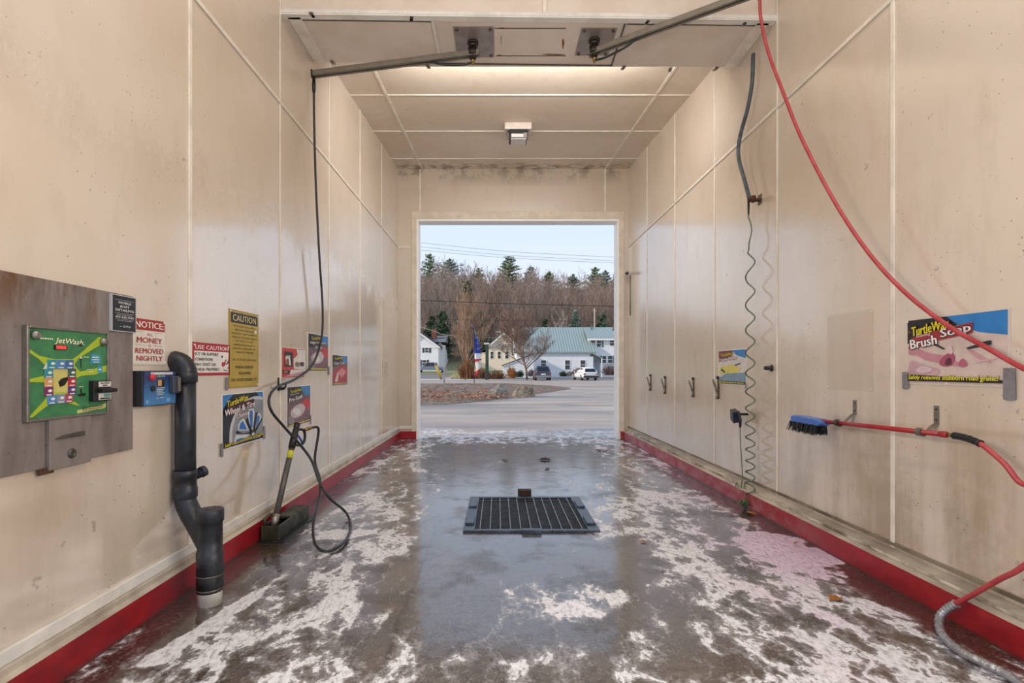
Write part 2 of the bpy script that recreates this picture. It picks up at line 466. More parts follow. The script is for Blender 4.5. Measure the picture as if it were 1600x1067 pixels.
# soffit that carries the booms
FR = 1.018
mb = MB()
vs = []
for z in (ZB, ZHI):
    vs += [(XL, YB0, z), (XR, YB0 * FR, z), (XR, YB1 * FR, z), (XL, YB1, z)]
mb.add(vs, [(0, 3, 2, 1), (0, 1, 5, 4), (2, 3, 7, 6), (1, 2, 6, 5), (3, 0, 4, 7)])
M_soff = M('#e2d5c8', .4, 0, .12, 3, c2='#d9cabb')
sof = struct('ceiling_soffit', mb, M_soff)
def sy(y, x): return y * (1 + (FR - 1) * (x - XL) / (XR - XL))
def soff_pt(px, py, dz=0.0):
    return at(px, py, (ZB - dz - EYE) * F / (HY - py))
# soffit trim boards, seams, catches
tn = [0]
def trim(lo, hi, m=M_trim, bev=.006, rot=None):
    tn[0] += 1
    mb = MB(); mb.box(lo, hi, rot)
    return struct('trim_%d' % tn[0], mb, m, bev)
def strip_between(a, b, w, t, n, m=M_trim):
    """flat strip from a to b lying on a surface with normal n"""
    tn[0] += 1
    a, b, n = Vector(a), Vector(b), Vector(n).normalized()
    d = (b - a).normalized(); s_ = d.cross(n).normalized() * (w / 2)
    mb = MB(); q = [a - s_, a + s_, b + s_, b - s_]
    mb.prism(q, n * -.002, n * t)
    return struct('trim_%d' % tn[0], mb, m)
dn = (0, 0, -1)
L_ = lambda x, y: (x, sy(y, x), ZB)
strip_between(L_(XL, YB0 + .012), L_(XR, YB0 + .012), .06, .012, dn, M_white)
strip_between((XL + .005, YB0 - .01, ZB + .015), (XR - .005, YB0 * FR - .01, ZB + .015), .03, .012, (0, -1, 0), M_white)
strip_between(L_(-1.70, YB0 + .02), L_(-1.70, YB1), .10, .012, dn)
strip_between(L_(2.25, YB0 + .02), L_(2.25, YB1), .10, .012, dn)
strip_between(L_(-.55, YB0 + .04), L_(-.62 + .07, YB1), .025, .012, dn, M_white)
strip_between(L_(1.08, YB0 + .03), L_(1.10, YB1), .012, .008, dn, M_dsteel)
strip_between(L_(-1.64, YB0 + .055), L_(-.56, YB0 + .055), .012, .01, dn, M_dsteel)
strip_between(L_(1.10, YB0 + .055), L_(2.20, YB0 + .055), .012, .01, dn, M_dsteel)
strip_between(L_(-.55, YB1 - .01), L_(1.10, YB1 - .01), .012, .008, dn, M_dsteel)
strip_between((.39, YB0 * 1.009 - .001, ZB + .02), (.39, YB0 * 1.009 - .001, ZHI), .03, .01, (0, -1, 0))
mb = MB()
rr = random.Random(5)
def blotch(mb, c, ax, l, w, z):
    pts = []
    n = 14
    for i in range(n):
        a = 2 * PI * i / n; k = rr.uniform(.55, 1.15)
        px_, py_ = math.cos(a) * l / 2 * k, math.sin(a) * w / 2 * k
        pts.append((c[0] + px_ * ax[0] - py_ * ax[1], c[1] + px_ * ax[1] + py_ * ax[0], z))
    mb.poly(pts[::-1])
for (pa, l, w, ax) in (((865, 85), .24, .022, (1, .02)), ((880, 68), .16, .03, (.1, 1)), ((784, 44), .07, .02, (1, 0)), ((781, 86), .06, .02, (1, 0)), ((783, 62), .15, .008, (0, 1)), ((800, 87), .05, .012, (1, -.4))):
    q = soff_pt(*pa); blotch(mb, q, ax, l, w, ZB - .002)
mb.build('rust_stain', M('#7a4a22', .8, 0, .4, 40, c2='#a5713a'), sof)
strip_between(tuple(soff_pt(773, 44)), tuple(soff_pt(884, 44)), .006, .004, dn, M_dsteel)
strip_between(tuple(soff_pt(775, 87)), tuple(soff_pt(884, 87)), .006, .004, dn, M_dsteel)
cl0 = None
for i, (px, py) in enumerate(((488, 22), (643, 27), (520, 97), (592, 99), (669, 103), (1011, 33), (1163, 36), (974, 105), (1047, 108), (1118, 107))):
    front = py < 60
    q = soff_pt(px, py)
    if cl0 is None:
        cl0 = thing('panel_catch', '', 'catch')
        MB().box((-.016, -.03, -.012), (.016, .03, 0)).build('catch_plate', M_steel, cl0, .003)
        MB().cyl((0, -.012, -.02), (0, -.012, 0), .006).build('catch_screw', M_dsteel, cl0)
        c = cl0
    else: c = copy_tree(cl0)
    tag(c, 'small metal panel catch on the front edge of the white soffit' if front else 'small metal panel catch on the rear edge of the white soffit', 'catch', 'panel catches on the ' + ('front' if front else 'rear') + ' soffit edge')
    c.location = (q.x, q.y, ZB); c.rotation_euler = (0, 0, .25 if i % 2 else -.2)
# wall seams
SEAMS = [1.74, 2.945, 4.165, 5.37, 6.58, 7.80]
for sd, X, n in (('L', XL, 1), ('R', XR, -1)):
    for i, y in enumerate(SEAMS):
        yy = y if sd == 'L' else y * 1.018
        a, b = min(X, X + n * .007), max(X, X + n * .007)
        top = ZHI if yy < 4.5 else zc(yy)
        w = .016 if y < 4 else .011
        trim((a, yy - w, .2), (b, yy + w, top), M_trim, .004)
    a, b = min(X, X + n * .012), max(X, X + n * .012)
    trim((a, YN, 3.445), (b, YF, 3.475), M_trim, .006)
# ceiling seams
for x in (-1.36, 1.93):
    strip_between((x, 4.8, zc(4.8)), (x, YF, zc(YF)), .028, .008, (0, .09, -1))
for y in (6.15, 7.3, 8.5):
    strip_between((XL, y, zc(y)), (XR, y, zc(y)), .02, .008, (0, .09, -1))
# back wall seams and door casing
for x in (-1.40, 1.93): trim((x - .013, YF - .008, 4.10), (x + .013, YF, zc(YF)), M_trim, .003)
trim((XL, YF - .008, 3.44), (OX0 - .09, YF, 3.47), M_trim, .003)
dr = bpy.data.objects.new('door_1', None); COL.objects.link(dr); dr['kind'] = 'structure'
M_cas = M('#dfd2c0', .45, 0, .15, 6)
for lo, hi in (((OX0 - .09, YF - .022, .14), (OX0, YF, OZ)), ((OX1, YF - .022, .14), (OX1 + .09, YF, OZ)), ((OX0 - .09, YF - .022, OZ), (OX1 + .09, YF, OZ + .125))):
    MB().box(lo, hi).build('casing', M_cas, dr, .005)
M_jamb = M('#fbfaf7', .4, 0, .06, 6)
for lo, hi in (((OX0 - .02, YF - .005, 0.0), (OX0 + .03, YF + .26, OZ)), ((OX1 - .03, YF - .005, 0.0), (OX1 + .02, YF + .26, OZ)), ((OX0 + .03, YF - .005, OZ - .04), (OX1 - .03, YF + .26, OZ + .01))):
    MB().box(lo, hi).build('jamb', M_jamb, dr, .004)
# base strip and painted curbs
struct('baseboard_left', MB().box((XL, YN, .185), (XL + .018, YF, .24)), M_white, .004)
struct('baseboard_right', MB().box((XR - .014, YN, .212), (XR, YF, .232)), M('#8d8270', .6, 0, .4, 4, c2='#5f5545'), .003)
struct('baseboard_right_lip', MB().box((XR - .058, YN, .154), (XR - .048, YF, .170)), M('#d3c9b6', .6, 0, .4, 5, c2='#6d6353'), .002)
def curb(name, face, wall, y0, y1, hz=.142):
    mb = MB(); s_ = 1 if wall > face else -1
    mb.mat(M_red); f = [(face, y0, 0), (face, y1, 0), (face, y1, hz), (face, y0, hz)]
    mb.add(f, [(0, 1, 2, 3)])
    mb.mat(M_ledge)
    t2 = face + (wall - face) * .45
    mb.add([(face, y0, hz), (face, y1, hz), (t2, y1, hz + .012), (t2, y0, hz + .012)], [(0, 1, 2, 3)])
    mb.add([(t2, y0, hz + .012), (t2, y1, hz + .012), (t2, y1, hz + .035), (t2, y0, hz + .035)], [(0, 1, 2, 3)])
    mb.add([(t2, y0, hz + .035), (t2, y1, hz + .035), (wall, y1, hz + .05), (wall, y0, hz + .05)], [(0, 1, 2, 3)])
    return struct(name, mb)
curb('curb_left', XL + .05, XL, YN, YF)
curb('curb_right', XR - .095, XR, YN, YF)
mb = MB().mat(M_red)
mb.box((XL + .05, YF - .03, 0), (OX0 - .005, YF, .142)); mb.box((OX1 + .035, YF - .03, 0), (XR - .09, YF, .142))
struct('curb_back', mb)
trim((XL + .02, YF - .012, .185), (OX0 - .09, YF, .24), M_white, .003)

# fill lamps added out of view (high ceiling, side walls, back of the soffit)
def lamp(loc, sx, sy_, power, rot, label):
    t = thing('fill_lamp', label, 'ceiling light', loc, 0, 'fill lamps added out of view in the wash bay')
    t.rotation_euler = rot
    MB().box((-sx / 2 - .03, -sy_ / 2 - .03, 0), (sx / 2 + .03, sy_ / 2 + .03, .07)).build('lamp_housing', M_white, t, .01)
    ld = bpy.data.lights.new('fill_light', 'AREA'); ld.shape = 'RECTANGLE'; ld.size = sx; ld.size_y = sy_; ld.energy = power; ld.color = FILL_COL
    lo = bpy.data.objects.new('fill_light', ld); COL.objects.link(lo); lo.parent = t; lo.location = (0, 0, -.012)
    return t
for (x, y) in ((-.9, -.1), (1.45, -.1), (-.9, 1.7), (1.45, 1.7)):  # added overhead, unseen, to lift the brightness of the bay
    lamp((x, y, ZHI - .085), .3, 1.4, FILL_NEAR, (0, 0, 0), 'unseen fill lamp added on the high entrance ceiling')
for s_ in (-1, 1):  # added low on both walls to light the soffit underside
    lamp((XL + .10 if s_ < 0 else XR - .10, .80, 2.1), .3, 1.6, FILL_SIDE, (0, s_ * PI / 2, 0), 'unseen fill lamp added on the side wall beside the entrance')
rl = lamp(((XL + XR) / 2, 5.06, ZB + .13), 2.6, .08, FILL_REAR, (math.radians(62), 0, 0), 'unseen fill lamp added behind the soffit facing the exit')  # added where the soffit hides it, to light the rear bay
ri = Matrix.Rotation(-math.radians(62), 3, 'X')
for x in (-.9, .9):
    MB().prism([ri @ Vector((x, q, r)) for q, r in ((-.20, .02), (-.02, .02), (-.02, .05), (-.20, .05))], (-.02, 0, 0), (.02, 0, 0)).build('mounting_arm', M_white, rl)

# ---------------------------------------------------------------- signs and posters
def soft(p):
    for _ in range(2):
        p = [q for i in range(len(p)) for q in ((p[i][0] * .75 + p[(i + 1) % len(p)][0] * .25, p[i][1] * .75 + p[(i + 1) % len(p)][1] * .25), (p[i][0] * .25 + p[(i + 1) % len(p)][0] * .75, p[i][1] * .25 + p[(i + 1) % len(p)][1] * .75))]
    return p
def clip(pts, lo=.018, hi=.982):
    for ax, lim, sg in ((0, lo, 1), (0, hi, -1), (1, lo, 1), (1, hi, -1)):
        out = []
        for i in range(len(pts)):
            a, b = pts[i - 1], pts[i]
            ia, ib = (a[ax] - lim) * sg >= 0, (b[ax] - lim) * sg >= 0
            if ia != ib:
                t = (lim - a[ax]) / (b[ax] - a[ax]); out.append((a[0] + (b[0] - a[0]) * t, a[1] + (b[1] - a[1]) * t))
            if ib: out.append(tuple(b))
        pts = out
        if not pts: return pts
    return pts
def sign(name, label, cat, side, rc, art, texts, sheet='#e8e4dc', thick=.003, screws=(), tapes=(), group=None, gloss=.35, tilt=0.0):
    y, z, w, h = rc
    t = wall_thing(name, label, cat, side, y, z, .001, group)
    if tilt: t.rotation_euler = Matrix.Rotation(WALL[side][1], 3, 'Z').to_4x4().to_euler(); t.rotation_euler[1] = 0
    MB().box((-w / 2, -thick, 0), (w / 2, 0, h)).build('sheet', M(sheet, gloss, 0, .08, 9), t)
    U = lambda u: (u - .5) * w
    if art:
        a = MB()
        for i, (pts, colr) in enumerate(art):
            pts = clip(pts)
            if len(pts) < 3: continue
            a.mat(M(colr, gloss, 0, .14, 11))
            a.poly([(U(u), -thick - .0004 * (i + 1), v * h) for u, v in pts])
        a.build('artwork', None, t)
    yt = -thick - .0004 * (len(art) + 1)
    for tx in texts:
        b = MB()
        s_, u, v, tw, th, colr = tx[:6]
        o = tx[6] if len(tx) > 6 else {}
        rot, shr, off = o.get('rot', 0), o.get('shear', 0), min(o.get('off', .004) * .45, .013)
        if s_ == '~':                                   # a line too small to read: word-length strokes
            b.mat(M(colr, gloss, 0, .1, 11)); r_ = random.Random(int(u * 991 + v * 733)); q = u - tw / 2
            while q < u + tw / 2 - .02:
                l = min(r_.uniform(.05, .16) * max(tw, .3), u + tw / 2 - q)
                b.poly([(U(q), yt, (v - th * .28 + (q - u) * rot) * h), (U(q + l), yt, (v - th * .28 + (q + l - u) * rot) * h), (U(q + l), yt, (v + th * .28 + (q + l - u) * rot) * h), (U(q), yt, (v + th * .28 + (q - u) * rot) * h)])
                q += l + .02
            b.build('small_print', None, t); continue
        hh = (th or .1) * h
        if 'ol' in o:
            oc, oo = o['ol']
            b.mat(M(oc, gloss, 0, .1, 11))
            for k in range(8):
                an = 2 * PI * k / 8; k_ = hh * min(oo * 2.6, .13)
                b.text(s_, U(u) + math.cos(an) * k_, v * h + math.sin(an) * k_, tw * w, hh, yt + .00002 * k, 0, shr, rot)
        b.mat(M(colr, gloss, 0, .06, 11))
        bd = hh * min(o.get('off', 0) * 1.2, .04)
        for k in ((-1, 0, 1) if bd else (0,)):
            b.text(s_, U(u) + k * bd, v * h, tw * w, hh, yt - .0005 - .00002 * k, 0, shr, rot)
        b.build('lettering', None, t)
    for (u, v) in screws:
        MB().rings((U(u), -thick - .003, v * h), (0, -1, 0), [(-.004, .006), (.002, .006), (.003, .003)], 12).build('screw', M_white, t)
    for (u, v, tw, th) in tapes:
        m_ = MB(); pts = []
        x0, z0 = U(u) - tw / 2, v * h - th / 2
        m_.prism([(x0, 0, z0 + .004), (x0 + tw * .5, 0, z0 + .001), (x0 + tw, 0, z0 + .007), (x0 + tw * .97, 0, z0 + th), (x0, 0, z0 + th)], (0, -thick - .004, 0), (0, -thick - .006, 0))
        m_.build('tape_strip', M_tape, t)
    return t
def ell(cu, cv, a, b, n=20, a0=0, a1=360):
    return [(cu + a * math.cos(math.radians(a0 + (a1 - a0) * i / n)), cv + b * math.sin(math.radians(a0 + (a1 - a0) * i / n))) for i in range(n if a1 - a0 == 360 else n + 1)]
YEL, BLU, DKP = '#e6d31f', '#2f7fc4', '#1d1a20'
F4 = [(0, 0), (1, 0), (1, 1), (0, 1)]
def inset(a, b=None): b = a if b is None else b; return [(a, b), (1 - a, b), (1 - a, 1 - b), (a, 1 - b)]
C4 = ((.03, .03), (.97, .03), (.97, .97), (.03, .97))

sign('detailing_sign', 'small black framed sign reading MOBILE BOAT DETAILING on the corner of the steel panel', 'sign', 'L', rect('L', 166, 459, 517, 205, 465, 520),
     [(inset(.035, .022), '#23262b'), ([(.12, .86), (.88, .86), (.88, .866), (.12, .866)], '#cfcfcf'), ([(.12, .50), (.88, .50), (.88, .506), (.12, .506)], '#cfcfcf'), ([(.12, .335), (.88, .335), (.88, .34), (.12, .34)], '#cfcfcf'), ([(.3, .13), (.36, .16), (.36, .13)], '#cfcfcf')],
     [('MOBILE', .5, .79, .5, .062, '#f2f2f2'), ('BOAT', .5, .69, .36, .062, '#f2f2f2'), ('DETAILING', .5, .59, .74, .062, '#f2f2f2'), ('~', .5, .46, .6, .022, '#bdbdbd', {'off': 0}),
      ('603-520-7065', .5, .40, .74, .055, '#f2f2f2'), ('~', .5, .30, .6, .022, '#bdbdbd', {'off': 0}), ('ALPHA', .57, .15, .32, .05, '#e0e0e0', {'shear': .2})],
     sheet='#b9b9ba', thick=.012)
bpy.data.objects['detailing_sign'].location.x += .012
RD = '#a8322a'
sign('notice_sign', 'white and red NOTICE sign about money removed nightly beside the steel panel', 'sign', 'L', rect('L', 205, 496, 569, 257, 500, 571),
     [(inset(.02), '#ded8cc'), ([(.02, .74), (.98, .74), (.98, .98), (.02, .98)], RD), ([(.08, .70), (.36, .70), (.36, .704), (.08, .704)], RD), ([(.64, .70), (.92, .70), (.92, .704), (.64, .704)], RD), ([(.08, .415), (.4, .415), (.4, .42), (.08, .42)], RD), ([(.6, .415), (.92, .415), (.92, .42), (.6, .42)], RD)],
     [('NOTICE:', .5, .86, .86, .13, '#efe9df', {'off': .035}), ('ALL', .5, .655, .18, .06, RD), ('MONEY', .5, .53, .76, .12, RD, {'off': .03}), ('IS', .5, .415, .07, .05, RD), ('REMOVED', .5, .30, .84, .11, RD, {'off': .03}), ('NIGHTLY', .5, .14, .78, .11, RD, {'off': .03})],
     sheet='#cfc6b6', screws=((.97, .05), (.96, .95)))
RC = '#b3202c'
man = [(ell(.77, .60, .025, .04, 10), '#2a2222'), ([(.76, .30), (.80, .26), (.86, .33), (.87, .42), (.90, .50), (.87, .52), (.84, .43), (.77, .42), (.75, .36)], RC), ([(.88, .34), (.95, .38), (.96, .46), (.93, .46), (.92, .40), (.87, .38)], '#2a2222'), ([(.92, .22), (.95, .20), (.97, .27), (.94, .27)], RC),
       ([(.94, .46), (.97, .46), (.975, .56), (.95, .57)], RC), ([(.80, .16), (.92, .13), (.95, .17), (.92, .155), (.81, .185)], '#777777')]
sign('caution_sign', 'red bordered USE CAUTION sign about icy conditions left of the yellow caution sign', 'sign', 'L', rect('L', 299, 534, 587, 358, 539, 586),
     [(inset(.006), RC), ([(.05, .09), (.96, .09), (.96, .75), (.05, .75)], '#ece8e2')] + man,
     [('USE CAUTION', .5, .86, .88, .12, '#f3efe9', {'off': .03}), ('ICY OR SLIPPERY', .36, .66, .60, .088, '#1d1c1d', {'off': .02}), ('CONDITIONS', .285, .50, .45, .088, '#1d1c1d', {'off': .02}), ('MAY EXIST ON', .32, .34, .52, .088, '#1d1c1d', {'off': .02}), ('THESE PREMISES', .37, .19, .62, .088, '#1d1c1d', {'off': .02})],
     sheet='#8d1b24', screws=((.05, .92), (.95, .92)))
LN = ['THIS WASH IS EQUIPPED', 'WITH HIGH PRESSURE', 'MACHINERY AND EQUIPMENT', 'DAMAGE TO YOUR VEHICLE', 'OR INJURY TO YOUR', 'PERSON MAY RESULT IF', 'USED IN A NEGLIGENT OR', 'CARELESS MANNER']
WD = [.76, .66, .86, .84, .58, .72, .78, .62]
sign('caution_sign', 'tall yellow CAUTION sign with black heading above the wheel cleaner poster', 'sign', 'L', rect('L', 357, 482, 607, 403, 492, 604),
     [(inset(.02, .008), '#b99d3e'), ([(.05, .835), (.96, .835), (.96, .965), (.05, .965)], '#1b1917'), ([(.84, .735), (.92, .735), (.92, .775), (.86, .775)], '#e4e0d5')],
     [('CAUTION', .5, .90, .78, .082, '#d8c98a', {'off': .02})] + [(a, .5, .795 - .0475 * i, w_, .024, '#54461c', {'off': 0.008}) for i, (a, w_) in enumerate(zip(LN, WD))] +
     [('USE AT YOUR OWN RISK', .5, .365, .84, .028, '#54461c', {'off': .008}), ('MANAGEMENT', .5, .27, .62, .038, '#2b2414', {'off': .018}), ('ASSUMES', .5, .19, .42, .038, '#2b2414', {'off': .018}), ('NO RESPONSIBILITY', .5, .105, .86, .038, '#2b2414', {'off': .018})],
     sheet='#a88d35', screws=((.04, .975), (.95, .965), (.96, .03)), tapes=((-.08, .06, .028, .09),))
def TW(u, v, w, h, rot=.06): return [('TurtleWax', u, v, w, h, YEL, {'rot': rot, 'shear': .1, 'off': .03, 'ol': ('#2a2410', .03)})]
rim = [(ell(.78, .22, .62, .68, 28, 28, 180) + [(.16, .06), (.9, .06)], '#c9ccd0'), (ell(.78, .22, .56, .62, 28, 30, 180) + [(.22, .06), (.9, .08)], '#8d9299'),
       ([(.26, .08), (.50, .08), (.66, .18), (.44, .19), (.30, .22)], '#d4d6d8'), ([(.30, .08), (.46, .08), (.52, .11), (.40, .14), (.31, .13)], '#2f6fc2'),
       ([(.34, .30), (.62, .24), (.55, .36), (.48, .50), (.40, .47), (.35, .40)], '#dfe0e2'), ([(.37, .31), (.56, .27), (.52, .36), (.46, .46), (.41, .43), (.38, .38)], '#2f6fc2'),
       ([(.62, .30), (.70, .24), (.74, .56), (.72, .66), (.60, .66), (.58, .55)], '#dfe0e2'), ([(.64, .30), (.69, .28), (.70, .55), (.69, .63), (.62, .63), (.61, .52)], '#2f6fc2'),
       ([(.76, .22), (.90, .40), (.92, .48), (.86, .56), (.80, .52), (.77, .40)], '#dfe0e2'), ([(.77, .25), (.87, .41), (.88, .48), (.84, .52), (.81, .48), (.79, .40)], '#2f6fc2'),
       ([(.52, .46), (.56, .50), (.68, .22), (.64, .18)], '#17181b'), ([(.82, .56), (.77, .58), (.70, .20), (.74, .2)], '#17181b'), ([(.30, .30), (.31, .24), (.66, .16), (.68, .2), (.45, .22)], '#17181b'), ([(.94, .40), (.92, .44), (.72, .20), (.76, .18)], '#17181b'), (ell(.70, .18, .07, .055, 14), '#3a3d42'), (ell(.70, .155, .04, .03, 12), '#c9ccd0')]
sign('wheel_cleaner_poster', 'dark wheel and tire cleaner poster with a chrome wheel below the yellow caution sign', 'poster', 'L', rect('L', 345, 615, 702, 411, 611, 687),
     [(inset(.025, .02), '#1b1f26'), ([(.025, .72), (.12, .86), (.25, .98), (.025, .98)], BLU), ([(.80, .98), (.975, .98), (.975, .76)], BLU)] + rim + [([(.08, .64), (.72, .76), (.72, .86), (.08, .76)], '#3a1418')],
     [('TurtleWax', .33, .86, .48, .11, YEL, {'rot': .13, 'shear': .1, 'off': .03}), ('Wheel & Tire', .39, .71, .68, .11, '#f0efee', {'rot': .10, 'shear': .15, 'off': .025, 'ol': ('#8c1f28', .03)}), ('Cleaner', .44, .585, .30, .075, '#f0efee', {'rot': .10, 'shear': .15, 'off': .02, 'ol': ('#8c1f28', .03)}), ('Safely Cleans both Wheels & Windows', .5, .085, .92, .075, YEL, {'rot': .03, 'shear': .15, 'off': .02, 'ol': ('#14130f', .03)})],
     tapes=((0.0, .01, .03, .09), (1.0, .12, .035, .10)))
car_art_ = [([(.04, .08), (.96, .08), (.96, .62), (.80, .72), (.55, .58), (.30, .60), (.04, .50)], '#7a5560'), ([(.55, .55), (.80, .70), (.96, .60), (.96, .35), (.78, .40)], '#c2353b'), ([(.10, .42), (.55, .58), (.78, .42), (.60, .22), (.2, .2)], '#c9bcbc'), ([(.18, .40), (.40, .48), (.58, .30), (.40, .24)], '#e2dddc'), ([(.04, .08), (.35, .08), (.20, .28), (.04, .30)], '#8d8486')]
car_art = [(soft(p), c) for p, c in car_art_]
top_art = [([(.04, .62), (.62, .70), (.62, .97), (.04, .97)], DKP), ([(.55, .97), (.96, .97), (.96, .72), (.72, .74)], BLU)]
sign('presoak_poster', 'PRE-SOAK poster with a soapy red car between the hose hook and the lance handle', 'poster', 'L', rect('L', 447, 604, 669, 485, 601, 660),
     [(inset(.03, .02), '#6b5a60')] + top_art + car_art, TW(.35, .885, .46, .075) + [('Heavy-Duty', .30, .80, .34, .05, '#e7e3e0', {'rot': .06}), ('Pre-Soak', .35, .70, .54, .10, '#f4f2f0', {'rot': .09, 'off': .03, 'ol': ('#5c1c22', .04)}), ('~', .5, .06, .88, .05, YEL, {'rot': .03, 'ol': ('#17140e', .03)})],
     tapes=((.98, .06, .02, .09),))
sign('soap_poster', 'HIGH-PRESSURE SOAP poster partly behind the hanging black hose', 'poster', 'L', rect('L', 480, 519, 580, 513, 525, 581),
     [(inset(.03, .02), '#6b5a60')] + top_art + car_art, TW(.38, .88, .46, .08) + [('High-Pressure', .46, .76, .72, .085, '#f4f2f0', {'rot': .04, 'off': .025, 'ol': ('#5c1c22', .04)}), ('Soap', .48, .64, .34, .09, '#f4f2f0', {'rot': .04, 'off': .025, 'ol': ('#5c1c22', .04)}), ('~', .5, .07, .86, .05, YEL, {'ol': ('#17140e', .03)})],
     tapes=((1.0, .02, .03, .09),))
sign('clear_coat_poster', 'CLEAR COAT poster with a red car, last poster towards the exit on the left wall', 'poster', 'L', rect('L', 518, 553, 603, 543, 556, 602),
     [(inset(.03, .02), '#7b5b60')] + top_art + [([(.04, .1), (.96, .1), (.96, .60), (.60, .66), (.2, .55), (.04, .4)], '#b02d3a'), ([(.3, .45), (.62, .58), (.85, .45), (.6, .25)], '#d78a90'), ([(.15, .14), (.3, .42), (.4, .42), (.33, .14)], '#d9c9cb')],
     TW(.38, .89, .5, .08) + [('Clear Coat', .42, .74, .66, .09, '#f4f2f0', {'rot': .04, 'off': .025, 'ol': ('#5c1c22', .04)}), ('~', .5, .07, .8, .05, YEL, {'ol': ('#17140e', .03)})])
sign('card_poster', 'red and white poster with a hand and payment cards beside the hose hook', 'poster', 'L', rect('L', 439, 541, 591, 476, 546, 590),
     [(inset(.02), '#c63a36'), ([(.60, .96), (.98, .96), (.98, .28), (.5, .30), (.46, .62), (.66, .78)], '#e6e0dc'), ([(.08, .34), (.48, .34), (.48, .88), (.08, .88)], '#b3322f'), ([(.11, .38), (.44, .38), (.44, .85), (.11, .85)], '#1f1c1d'), ([(.13, .60), (.33, .64), (.34, .74), (.15, .72)], '#d6cbb5'), ([(.15, .44), (.24, .44), (.22, .62), (.13, .60)], '#b9674f'), ([(.28, .42), (.36, .42), (.33, .66), (.27, .64)], '#efe9e6'), ([(.54, .40), (.70, .37), (.76, .50), (.62, .55), (.53, .50)], '#8b7763'), ([(.76, .40), (.93, .40), (.93, .54), (.76, .54)], '#4b4745'),
      ([(.04, .16), (.3, .16), (.3, .26), (.04, .26)], '#2b2523'), ([(.04, .05), (.96, .05), (.96, .22), (.4, .14)], '#d29aa2'), ([(.30, .12), (.96, .22), (.96, .28), (.34, .27)], '#e3dedd')],
     [('~', .16, .21, .16, .06, '#d8cf86')])
swirl = [([(.03, .53), (.13, .55), (.28, .46), (.46, .42), (.62, .27), (.50, .27), (.35, .33), (.22, .36), (.12, .45), (.03, .44)], '#c58a95'), ([(.03, .07), (.30, .10), (.42, .22), (.24, .28), (.10, .36), (.03, .34)], '#c9a3ab'), ([(.36, .31), (.42, .43), (.50, .47), (.54, .40), (.51, .28), (.42, .26)], '#a8506a'), ([(.42, .29), (.46, .40), (.50, .38), (.50, .28)], '#5a2f45'), ([(.55, .28), (.60, .40), (.66, .30), (.62, .25)], '#b8667b'), ([(.62, .55), (.78, .40), (.88, .30), (.78, .33), (.66, .46)], '#c99aa2'), ([(.70, .30), (.96, .38), (.96, .40), (.70, .33)], '#d6b4ba'), ([(.10, .20), (.2, .3), (.34, .22), (.2, .16)], '#dcc3c6'), ([(.45, .56), (.50, .58), (.52, .46), (.49, .43), (.44, .50)], '#e2c5c6')]
sign('brush_soap_poster', 'large FOAMING BRUSH SOAP poster with pink foam taped to the right wall', 'poster', 'R', rect('R', 1417, 499, 601, 1580, 481, 604),
     [(inset(.015, .02), '#d6c2b9'), ([(.015, .62), (.14, .65), (.42, .80), (.62, .86), (.44, .98), (.015, .98)], '#231f27'), ([(.44, .98), (.985, .98), (.985, .66), (.75, .72), (.56, .84)], BLU), ([(.015, .84), (.06, .80), (.015, .76)], '#6b4a3c')] + [(soft(p), c) for p, c in swirl] +
     [([(.27, .62), (.30, .64), (.44, .52), (.42, .51)], '#2d2a2b'), ([(.64, .52), (.82, .60), (.86, .60), (.86, .55), (.66, .50)], '#2c3335'), ([(.04, .53), (.34, .62), (.34, .64), (.70, .72), (.70, .86), (.50, .82), (.37, .80), (.06, .70)], '#a3303a'), ([(.03, .05), (.95, .05), (.95, .09), (.03, .15)], '#2a2122')],
     TW(.28, .84, .40, .14, .13) + [('Foaming', .21, .735, .15, .055, '#eceae8', {'rot': .13}), ('Brush', .21, .635, .29, .14, '#f2f0ee', {'rot': .13, 'off': .035, 'ol': ('#1c1214', .035)}), ('Soap', .54, .755, .29, .15, '#f2f0ee', {'rot': .13, 'off': .035, 'ol': ('#1c1214', .035)}), ('Safely removes stubborn road grime!', .48, .10, .88, .085, '#e8e23a', {'shear': .2, 'off': .025, 'ol': ('#14120c', .03)})],
     sheet='#d6cbbd', tapes=((0.0, .05, .045, .10), (1.0, .04, .055, .15)), screws=((.45, .03), (.02, .96)))
sign('triple_shine_poster', 'TRIPLE SHINE poster in yellow and blue behind the fourth mat clip', 'poster', 'R', rect('R', 1123, 548, 600, 1167, 544, 603),
     [(inset(.015, .02), '#d8d2cc'), ([(.015, .66), (.5, .80), (.55, .98), (.015, .98)], '#7c2f38'), ([(.5, .98), (.985, .98), (.985, .74), (.7, .82)], BLU), ([(.02, .30), (.70, .34), (.85, .46), (.55, .58), (.1, .52)], '#d8cc6a'), ([(.02, .10), (.98, .10), (.98, .36), (.7, .34), (.3, .32), (.02, .18)], '#7f98ad'), ([(.1, .42), (.24, .34), (.28, .37), (.14, .47)], '#3b3a34'), ([(.62, .54), (.80, .58), (.80, .62), (.62, .57)], '#32332f'), ([(.02, .03), (.98, .03), (.98, .10), (.02, .10)], '#1d1a16')],
     TW(.34, .87, .46, .09, .04) + [('Triple Shine', .36, .73, .66, .11, '#f2f0ee', {'rot': .06, 'off': .03, 'ol': ('#6a1d26', .04)}), ('~', .36, .62, .3, .05, '#f2f0ee', {'rot': .06, 'ol': ('#6a1d26', .04)}), ('~', .48, .065, .88, .045, YEL)],
     tapes=((.99, .0, .02, .06),))
